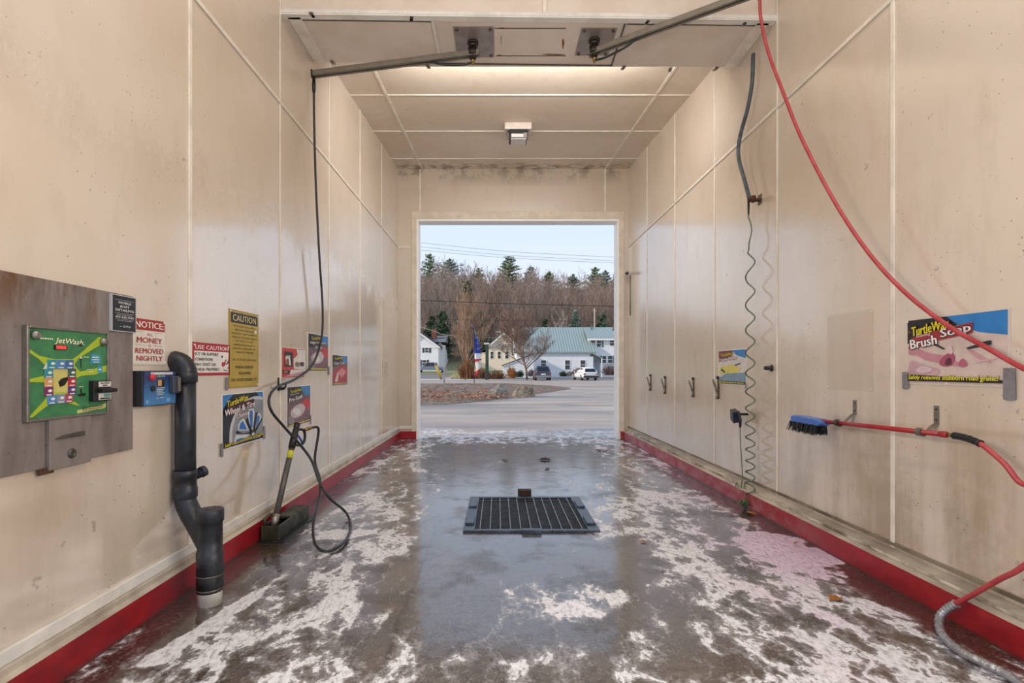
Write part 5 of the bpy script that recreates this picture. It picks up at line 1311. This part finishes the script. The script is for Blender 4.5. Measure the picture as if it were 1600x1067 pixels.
# low lean-to at the left end of it
Yl = 74
lt_ = [at(786, 588, Yl), at(834, 588, Yl), at(834, 553.5, Yl), at(786, 572, Yl)]
ls = thing('lean_to', 'low white lean-to with slanting roof left of the small round tree', 'shed', (lt_[0].x, Yl, 0))
w_ = lt_[1].x - lt_[0].x
MB().prism([(0, 0, 0), (w_, 0, 0), (w_, 0, lt_[2].z), (0, 0, lt_[3].z)], (0, 0, 0), (0, 3.6, 0)).build('wall', M_side, ls)
MB().prism([(-.2, -.2, lt_[3].z), (w_, -.2, lt_[2].z), (w_, -.2, lt_[2].z + .14), (-.2, -.2, lt_[3].z + .14)], (0, 0, 0), (0, 4.0, 0)).build('roof', M_dark_roof, ls)
# neighbouring roof corner at the right of the exit
Yn = 17.0
q0_, q1_, q2_, q3_ = at(958, 516, Yn), at(965, 486, Yn), at(1040, 486, Yn), at(1040, 516, Yn)
nc = thing('neighbour_eave', 'white eave corner with a dark gutter edge at the right of the exit', 'eave', q0_)
vv = lambda p: p - q0_
MB().prism([vv(q0_) + Vector((.05, 0, 0)), vv(q3_), vv(q2_), vv(q1_) + Vector((.03, 0, 0))], (0, 0, 0), (0, .12, 0)).build('eave_boards', M_wtrim, nc)
MB().prism([vv(q0_), vv(q0_) + Vector((.05, 0, 0)), vv(q1_) + Vector((.03, 0, 0)), vv(q1_)], (0, -.03, 0), (0, .14, 0)).build('gutter_edge', M('#4a3a30', .7), nc)
MB().box((1.2, .0, -(q0_.z)), (1.32, .12, .1)).build('support_post', M_wtrim, nc)

# ---------------------------------------------------------------- vehicles
M_tyre = M('#161617', .8); M_rimm = M('#b4b5b6', .3, .8, .1); M_car_glass = M('#15191d', .08, 0, .1); M_tail = M('#a01c20', .25)
def wheel(par, x, y, r, w_, z0=0):
    o = MB().rings((x - w_ / 2, y, z0 + r), (1, 0, 0), [(0, r * .86), (w_ * .12, r), (w_ * .88, r), (w_, r * .86)], 22).build('wheel', M_tyre, par)
    for s_ in (-1, 1):
        MB().rings((x + s_ * (w_ / 2 - .01), y, z0 + r), (s_, 0, 0), [(0, r * .64), (.018, r * .62), (.01, r * .3), (.022, r * .12)], 18).build('wheel_rim', M_rimm, o)
def loft(secs):
    """closed sections [(y, [(x,z)...])] joined along y"""
    mb = MB(); n = len(secs[0][1])
    for y, ps in secs:
        for x, z in ps: mb.v.append(Vector((x, y, z)))
    for k in range(len(secs) - 1):
        for i in range(n): mb.face((k * n + i, k * n + (i + 1) % n, (k + 1) * n + (i + 1) % n, (k + 1) * n + i), True)
    mb.face(range(n - 1, -1, -1)); mb.face(range((len(secs) - 1) * n, len(secs) * n))
    return mb
def ring(w, z0, z1, wt=None):
    wt = wt or w; c = min(.14, (z1 - z0) * .25)
    return [(-w + c * .5, z0), (w - c * .5, z0), (w, z0 + c), (w * .99, (z0 + z1) / 2), (wt, z1 - c), (wt - c, z1), (-wt + c, z1), (-wt, z1 - c), (-w * .99, (z0 + z1) / 2), (-w, z0 + c)]
def crossover(name, label, loc, rz, body, hgt=1.66, w=.93, L=4.55, trimm=None):
    """rear of the car at local y=0, nose at y=L"""
    t = thing(name, label, 'car', loc, rz)
    zs = .28; zw = hgt * .58
    loft([(0.0, ring(w * .90, zs + .1, zw - .05)), (.08, ring(w * .97, zs, zw)), (.7, ring(w, zs, zw + .02)), (L * .62, ring(w, zs, zw)), (L - .7, ring(w * .97, zs, zw - .12)), (L - .15, ring(w * .90, zs + .03, zw - .25)), (L, ring(w * .78, zs + .12, zw - .33))]).build('body', body, t)
    cab = [(.16, ring(w * .86, zw - .1, zw + .06, w * .80)), (.42, ring(w * .90, zw - .1, hgt - .10, w * .70)), (.62, ring(w * .90, zw - .1, hgt, w * .70)), (L * .40, ring(w * .90, zw - .1, hgt + .01, w * .72)), (L * .54, ring(w * .9, zw - .1, hgt - .10, w * .70)), (L * .70, ring(w * .88, zw - .12, zw + .02, w * .82))]
    loft(cab).build('cabin', body, t)
    MB().prism([(-w * .70, .19, zw + .07), (w * .70, .19, zw + .07), (w * .62, .40, hgt - .16), (-w * .62, .40, hgt - .16)], (0, -.03, .01), (0, .01, 0)).build('rear_window', M_car_glass, t, .01)
    for s_ in (-1, 1):
        MB().prism([(s_ * w * .885, .55, zw + .03), (s_ * w * .885, L * .64, zw + .0), (s_ * w * .76, L * .53, hgt - .15), (s_ * w * .755, .75, hgt - .12)], (s_ * -.02, 0, 0), (s_ * .012, 0, 0)).build('side_window', M_car_glass, t)
        MB().box((s_ * w * .78 - .16, -.02, zw - .22), (s_ * w * .78 + .13, .12, zw - .06)).build('tail_light', M_tail, t, .03)
        MB().box((s_ * (w + .09) - .09, L * .62, zw - .0), (s_ * (w + .09) + .07, L * .62 + .12, zw + .15)).build('mirror', body, t, .03)
    MB().box((-w * .92, -.06, zs + .02), (w * .92, .10, zs + .28)).build('bumper', trimm or M_black, t, .05)
    MB().box((-.26, -.03, zw - .34), (.26, .02, zw - .20)).build('license_plate', M('#e0e0dc', .4), t, .005)
    MB().box((-w * .62, -.005, zw - .14), (w * .62, .03, zw - .10)).build('trim_bar', M_rimm if trimm is None else M_black, t)
    for y in (.85, L - .95):
        for s_ in (-1, 1): wheel(t, s_ * (w - .12), y, .355, .23)
    return t
pS = at(849, 594, 57)
crossover('suv', 'dark blue SUV parked in front of the white building', (pS.x, 57, .0), 0, M('#434d5e', .25, .2, .1), 1.68, .92, 4.6, M('#8d8f92', .4, .4))
pW = at(923.5, 594, 57)
crossover('hatchback_car', 'white crossover car parked by the porch of the green roofed building', (pW.x, 57, .0), math.radians(9), M('#e9e9ea', .25, 0, .04), 1.50, .93, 4.5, M('#33363a', .4))
# pickup truck, side on, nose to the left
Yk = 86; zk = hill(-10, Yk)
pk = thing('pickup_truck', 'grey pickup truck parked side on before the white house', 'pickup truck', (at(673, 583, Yk).x, Yk, EYE - 6 * Yk / F))
M_pk = M('#7d8796', .3, .2, .12)
def sideprism(pts, w_): return MB().prism([(x, -w_, z) for x, z in pts], (0, 0, 0), (0, 2 * w_, 0))
sideprism([(-2.9, .5), (2.75, .5), (2.8, 1.12), (.9, 1.14), (.9, 1.16), (-1.2, 1.18), (-2.75, 1.05), (-2.95, .85)], .95).build('body', M_pk, pk, .05)
sideprism([(-1.35, 1.1), (-.55, 1.82), (.55, 1.86), (1.0, 1.78), (1.15, 1.1)], .84).build('cab', M_pk, pk, .06)
for s_ in (-1, 1):
    MB().prism([(-1.08, s_ * .85, 1.2), (-.48, s_ * .85, 1.74), (.02, s_ * .85, 1.76), (.02, s_ * .85, 1.2)], (0, -.02, 0), (0, .02, 0)).build('side_window', M_car_glass, pk)
    MB().prism([(.12, s_ * .85, 1.2), (.12, s_ * .85, 1.76), (.62, s_ * .85, 1.74), (.78, s_ * .85, 1.2)], (0, -.02, 0), (0, .02, 0)).build('side_window', M_car_glass, pk)
MB().box((2.72, -.9, .45), (2.95, .9, .72)).build('rear_bumper', M_rimm, pk, .03)
MB().box((-3.05, -.9, .42), (-2.85, .9, .75)).build('front_bumper', M_rimm, pk, .03)
for x in (-1.95, 1.75):
    for s_ in (-1, 1):
        o = MB().rings((x, s_ * .85 - .13, .40), (0, 1, 0), [(0, .34), (.03, .40), (.23, .40), (.26, .34)], 22).build('wheel', M_tyre, pk)
        MB().rings((x, s_ * .85 + s_ * .125, .40), (0, s_, 0), [(0, .26), (.02, .25), (.01, .12), (.03, .06)], 18).build('wheel_rim', M_rimm, o)

# ---------------------------------------------------------------- wires
def wire(label, pts, r, m, group=None):
    P_ = spline(pts, 10)
    tag(MB().tube(P_, r, 6).build('power_line', m), label, 'power line', group)
M_pw = M('#9fb0c0', .6); M_dw = M('#2a2724', .6)
for i, (a, b, c, lb) in enumerate(((378.5, 392.5, 402, 'topmost pale power line crossing the sky'), (385, 398.5, 407.5, 'middle pale power line crossing the sky'), (390, 402.5, 411, 'lowest pale power line crossing the sky'))):
    wire(lb, [at(560, a - 6, 40), at(650, a, 40), at(790, b, 40), at(966, c, 40), at(1080, c + 4, 40)], .016, M_pw, 'pale power lines in the sky')
wire('thick dark cable crossing in front of the bare hillside trees', [at(560, 465, 52), at(650, 469, 52), at(800, 474.5, 52), at(966, 478.5, 52), at(1080, 480, 52)], .035, M_dw)
wire('thin lower cable running in front of the evergreens above the roofs', [at(560, 492, 60), at(650, 497, 60), at(740, 500, 60), at(860, 501, 60), at(966, 505, 60), at(1080, 506, 60)], .018, M_dw)
wire('sagging pale cable dropping behind the broad bare tree', [at(560, 480, 70), at(652, 509, 70), at(680, 518, 70), at(702, 524, 70), at(790, 529, 70)], .045, M('#b5ab9a', .7))
q = at(929, 513, 96); pl_ = thing('utility_pole', 'pale thin utility pole rising behind the green metal roof', 'utility pole', (q.x, 96, 0))
MB().tube([(0, 0, 0), (0, 0, at(929, 482, 96).z)], [.16, .12], 8).build('pole', M('#b3a595', .8), pl_)
MB().box((-.3, -.08, at(929, 486, 96).z), (.3, .08, at(929, 485, 96).z)).build('crossarm', M('#b3a595', .8), pl_)

# ---------------------------------------------------------------- trees and shrubs
def bare_tree_mesh(seed, h, spread=.5, upright=.5, levels=4, trunk=.02, twig=.012, first=.25, nb=(3, 4), split=None, dens=9):
    r_ = random.Random(seed); mb = MB()
    def grow(p, d, L, rad, lv):
        n = 4 if lv == 0 else 3
        pts = [p]; dirs = d.copy()
        for i in range(n):
            dirs = (dirs + Vector((r_.gauss(0, .10), r_.gauss(0, .10), r_.gauss(0, .05) + .10 * upright))).normalized()
            pts.append(pts[-1] + dirs * L / n)
        rr_ = [max(rad * (1 - .65 * i / n), twig * .5) for i in range(n + 1)]
        mb.tube(pts, rr_, 6 if lv == 0 else (4 if lv == 1 else 3), False, lv < 2)
        if lv >= levels: return
        k = (dens if lv == 0 else r_.randint(*nb))
        for j in range(k):
            f_ = (first + (1 - first) * (j + r_.random() * .8) / k) if lv == 0 else .25 + .75 * (j + r_.random()) / k
            f_ = min(f_, .99); i = min(int(f_ * n), n - 1)
            q = pts[i].lerp(pts[i + 1], f_ * n - i)
            a = r_.uniform(0, 2 * PI)
            out = Vector((math.cos(a), math.sin(a), 0))
            el = spread * r_.uniform(.7, 1.3)
            nd = (dirs * (1 - el * .5) + out * el + Vector((0, 0, upright * .45))).normalized()
            ll = L * ((.62 - .30 * f_) if lv == 0 else r_.uniform(.42, .62))
            grow(q, nd, ll, max(rr_[i] * .55, twig), lv + 1)
    grow(Vector((0, 0, -.3)), Vector((0, 0, 1)), h, h * trunk, 0)
    return mb
M_bark = [M('#88746a', .9, 0, .3, 1.5, c2='#a08b7d'), M('#978272', .9, 0, .3, 1.5, c2='#7b675a'), M('#918076', .9, 0, .3, 1.5, c2='#ad9c90')]
protos = []
for k in range(6):
    mb = bare_tree_mesh(100 + k, 13 + k * .6, .55, .7, 4, .011, .035, .30, (3, 4), None, 11)
    o = mb.build('bare_tree', M_bark[k % 3]); protos.append(o)
rb = random.Random(77); cnt = 0
GRP = 'bare trees on the hillside'
for row, (yy, nrow) in enumerate(((112, 26), (122, 28), (134, 30), (148, 32), (164, 34), (182, 36), (198, 30))):
    xa_, xb_ = (640 - HX) * yy / F - 3, (978 - HX) * yy / F + 3
    for i in range(nrow):
        x = xa_ + (xb_ - xa_) * (i + rb.uniform(.1, .9)) / nrow; y = yy + rb.uniform(-5, 5)
        k = rb.randrange(6)
        o = protos[k] if cnt < 6 and k == cnt else protos[k].copy()
        if o.name not in COL.objects: COL.objects.link(o)
        o.location = (x, y, hill(x, y) - .1); o.rotation_euler = (0, 0, rb.uniform(0, 6.28)); s_ = rb.uniform(.62, .92); o.scale = (s_, s_, s_ * rb.uniform(.95, 1.08))
        tag(o, 'leafless brown tree among the bare trees covering the hillside', 'tree', GRP); cnt += 1
for o in protos:
    if 'label' not in o:
        x = rb.uniform(-20, 25); o.location = (x, 140, hill(x, 140) - .1); tag(o, 'leafless brown tree among the bare trees covering the hillside', 'tree', GRP)

def pine_mesh(seed, h, w, layers=11, droop=.0, start=.25, needles=26, flat=1.0, nl=.62):
    r_ = random.Random(seed); tr = MB().tube([(0, 0, 0), (0, 0, h * .6), (0, 0, h)], [h * .014, h * .009, .03], 7); fo = MB(); br = tr
    for k in range(layers):
        f_ = k / (layers - 1); z = h * (start + (1 - start) * f_ * .97)
        L = w * (1 - f_) ** .62 * r_.uniform(.6, 1.15) + .3
        nbr = 7 if f_ < .8 else 4
        for j in range(nbr):
            a = 2 * PI * (j + r_.random() * .7) / nbr; l = L * r_.uniform(.65, 1.1)
            d = Vector((math.cos(a), math.sin(a), .18 + .5 * f_ - droop)).normalized()
            p1 = Vector((0, 0, z)) + d * l
            br.tube([(0, 0, z), tuple(p1)], [.05, .02], 3, False)
            for i in range(int(needles * 2.0 * (.35 + l / w))):
                u = r_.uniform(.15, 1.05); sp_ = .16 + .05 * l; c = Vector((0, 0, z)) + d * l * u + Vector((r_.gauss(0, sp_), r_.gauss(0, sp_), r_.gauss(0, .16 * flat) - .06 * l * u * u))
                n1 = Vector((r_.gauss(0, 1), r_.gauss(0, 1), r_.gauss(.5, .6))).normalized() * nl * r_.uniform(.6, 1.2); n2 = Vector((r_.gauss(0, 1), r_.gauss(0, 1), r_.gauss(0, .5))).normalized() * nl * .38
                fo.poly([c - n1 * .5 - n2, c + n1 * .6, c - n1 * .5 + n2])
    return tr, fo
M_ndl = [M('#687a5c', .8, 0, .35, .6, c2='#87906a'), M('#55664c', .8, 0, .35, .6, c2='#43553f'), M('#7c8c80', .8, 0, .3, .6, c2='#66786c')]
def pine(name, label, px, top, y, w, seed, m, group=None, layers=11, start=.3, h=None, **kw):
    x = (px - HX) * y / F; zt = at(px, top, y).z; z0 = hill(x, y) - .2
    hh = zt - z0
    t = thing(name, label, 'tree', (x, y, z0), 0, group)
    tr, fo = pine_mesh(seed, hh, w * (1.45 if 'pine' in name else 1.1), layers + 2, start=start, **kw)
    tr.build('trunk', M_bark[0], t); fo.build('needles', m, t)['kind'] = 'stuff'
GP = 'dark pines along the ridge'
pine('pine_tree', 'tall layered pine standing highest in the middle of the ridge', 795, 400, 175, 4.6, 1, M_ndl[0], None, 12, .42, needles=34, flat=.6)
pine('pine_tree', 'spiky pine at the far left of the ridge', 672, 397, 172, 4.5, 2, M_ndl[0], GP, 9, .50)
pine('pine_tree', 'broad open pine right of the spiky pine on the ridge', 703, 405, 178, 6.0, 3, M_ndl[2], GP, 8, .55)
pine('pine_tree', 'small pine between the broad pine and the tall layered pine', 748, 419, 175, 3.0, 4, M_ndl[0], GP, 8, .5)
pine('pine_tree', 'spreading pine just right of the tall layered pine', 829, 417, 178, 4.6, 5, M_ndl[2], GP, 9, .5)
pine('pine_tree', 'small rounded pine midway along the right ridge', 858, 425, 180, 3.6, 6, M_ndl[0], GP, 8, .5)
pine('pine_tree', 'lowest small pine on the right half of the ridge', 896, 429, 182, 3.4, 7, M_ndl[2], GP, 7, .55)
pine('pine_tree', 'tall dense pine near the right end of the ridge', 930, 418, 172, 4.4, 8, M_ndl[0], GP, 11, .42)
pine('pine_tree', 'bluish pine right of the dense pine on the ridge', 946, 423, 184, 4.0, 9, M_ndl[2], GP, 9, .45)
pine('pine_tree', 'pine cut off by the right jamb of the exit', 966, 430, 170, 4.0, 10, M_ndl[0], GP, 9, .45)
pine('evergreen_tree', 'yellow green evergreen rising behind the broad bare tree', 730, 438, 118, 2.4, 11, M('#8d8e6a', .8, 0, .3, .6, c2='#747a58'), None, 16, .2, needles=22)
GE = 'dark evergreens low on the slope'
for i, (px, top, y, w, lb) in enumerate(((692, 487, 106, 2.6, 'dark evergreen low behind the white house'), (675, 495, 109, 2.4, 'dark evergreen at the left edge behind the white house roof'), (751, 487, 107, 2.0, 'dark evergreen right of the broad bare tree'), (899, 487, 104, 1.5, 'narrow pointed spruce behind the green roof'), (941, 492, 106, 2.2, 'dark evergreen behind the right end of the green roof'), (853, 500, 106, 1.7, 'dark evergreen behind the small round tree'))):
    pine('evergreen_tree', lb, px, top, y, w, 30 + i, M_ndl[1] if i != 3 else M_ndl[2], GE, 13, .12, needles=26)
# birch
q = at(873, 513, 102)
mb = bare_tree_mesh(9, (at(876, 478, 102).z - hill(q.x, 102)) * .72, .45, .5, 3, .012, .025, .45, (3, 4), None, 7)
o = mb.build('birch_tree', M('#c2b5a8', .8, 0, .2, 2)); o.location = (q.x, 102, hill(q.x, 102)); tag(o, 'pale barked birch standing behind the green roof', 'tree')
# broad upright tree left, rounded tree centre
q = at(727, 590, 68)
mb = bare_tree_mesh(21, at(727, 472, 68).z * .80, .60, .90, 4, .022, .018, .10, (4, 6), None, 30)
o = mb.build('bare_tree', M('#b0937a', .9, 0, .3, 1, c2='#937760')); o.location = (q.x, 68, .1); tag(o, 'broad bare tree with tan upright branches left of the feather flag', 'tree')
q = at(824, 591, 61)
mb = bare_tree_mesh(5, 6.6, .85, .62, 4, .022, .014, .20, (5, 7), None, 26)
o = mb.build('bare_tree', M('#7d675c', .9, 0, .3, 1, c2='#977c6a')); o.location = (q.x, 61, 0); tag(o, 'small round headed bare tree in front of the white building', 'tree')
q = at(826, 560, 112)
mb = bare_tree_mesh(31, (at(826, 478, 112).z - 3) * .8, .55, .9, 4, .02, .03, .15, (4, 5), None, 22)
o = mb.build('bare_tree', M('#b0907a', .9, 0, .3, 1, c2='#95765f')); o.location = (q.x, 112, 2); tag(o, 'orange brown bare tree behind the left end of the green roof', 'tree')
def shrub(label, px, base, y, w, h, colr, c2, seed, name='shrub', n=110, z0=None):
    r_ = random.Random(seed); p = at(px, base, y); mb = MB(); z_ = p.z if z0 is None else z0
    for i in range(n):
        a = r_.uniform(0, 6.28); e_ = r_.uniform(0, 1) ** .5; L = r_.uniform(.75, 1.05); b_ = r_.uniform(.3, .75)
        tip = Vector((math.cos(a) * w / 2 * e_ * L, math.sin(a) * w / 2 * e_ * L, h * L * math.sqrt(max(.03, 1 - .93 * e_ ** 2)) * r_.uniform(.55, 1)))
        root = Vector((tip.x * b_, tip.y * b_, 0)); md = root.lerp(tip, .5) + Vector((0, 0, .06 * h))
        mb.tube([tuple(root), tuple(md), tuple(tip)], [.03, .022, .012], 3, False, False)
        for k in range(3):
            c = md.lerp(tip, r_.random()); d = Vector((r_.gauss(0, 1), r_.gauss(0, 1), r_.gauss(.4, 1))).normalized() * .14
            e2 = Vector((r_.gauss(0, 1), r_.gauss(0, 1), r_.gauss(0, 1))).normalized() * .06
            mb.poly([c - e2, c + d, c + e2])
    o = mb.build(name, M(colr, .9, 0, .3, 2, c2=c2)); o.location = (p.x, y, max(0, z_)); tag(o, label, 'shrub')
shrub('upright orange ornamental grass in front of the lean-to', 799, 591, 60, 1.5, 1.7, '#b07a48', '#8f5f38', 1, 'ornamental_grass', 170)
shrub('rust brown bushy growth under the broad bare tree', 731, 591, 64, 3.4, 3.0, '#9a6a44', '#7d5538', 2, n=300)
shrub('brown weedy growth right of the feather flag', 752, 591, 63, 2.6, 1.6, '#8f6a4c', '#6f5540', 3, n=200)
shrub('brown weedy growth right of the green post', 776, 592, 62, 3.0, 1.2, '#8a6547', '#6a5038', 4, n=200)
shrub('low green shrub left of the small round tree', 811, 589, 66, 1.6, 1.1, '#48563a', '#36422d', 5, n=150)
shrub('reddish shrub beside the white crossover car', 903, 587, 70, 2.2, 1.3, '#8a5a55', '#6a4644', 6, n=150)
shrub('purple brown shrub in front of the side wing', 955, 586, 72, 3.6, 2.0, '#6e5754', '#574544', 7, n=200)
shrub('round green shrub by the wall of the white building', 880, 588, 74, 1.6, .9, '#5a6038', '#48502f', 8, n=120)
shrub('pale pinkish shrub between the small round tree and the SUV', 830, 588, 70, 1.4, 1.2, '#a08780', '#86706b', 9, n=120)
boulder('round tan stone by the wall of the white building', (at(890, 582, 73).x, 73, .5), .45, .3, .5, 3, M_rock2)
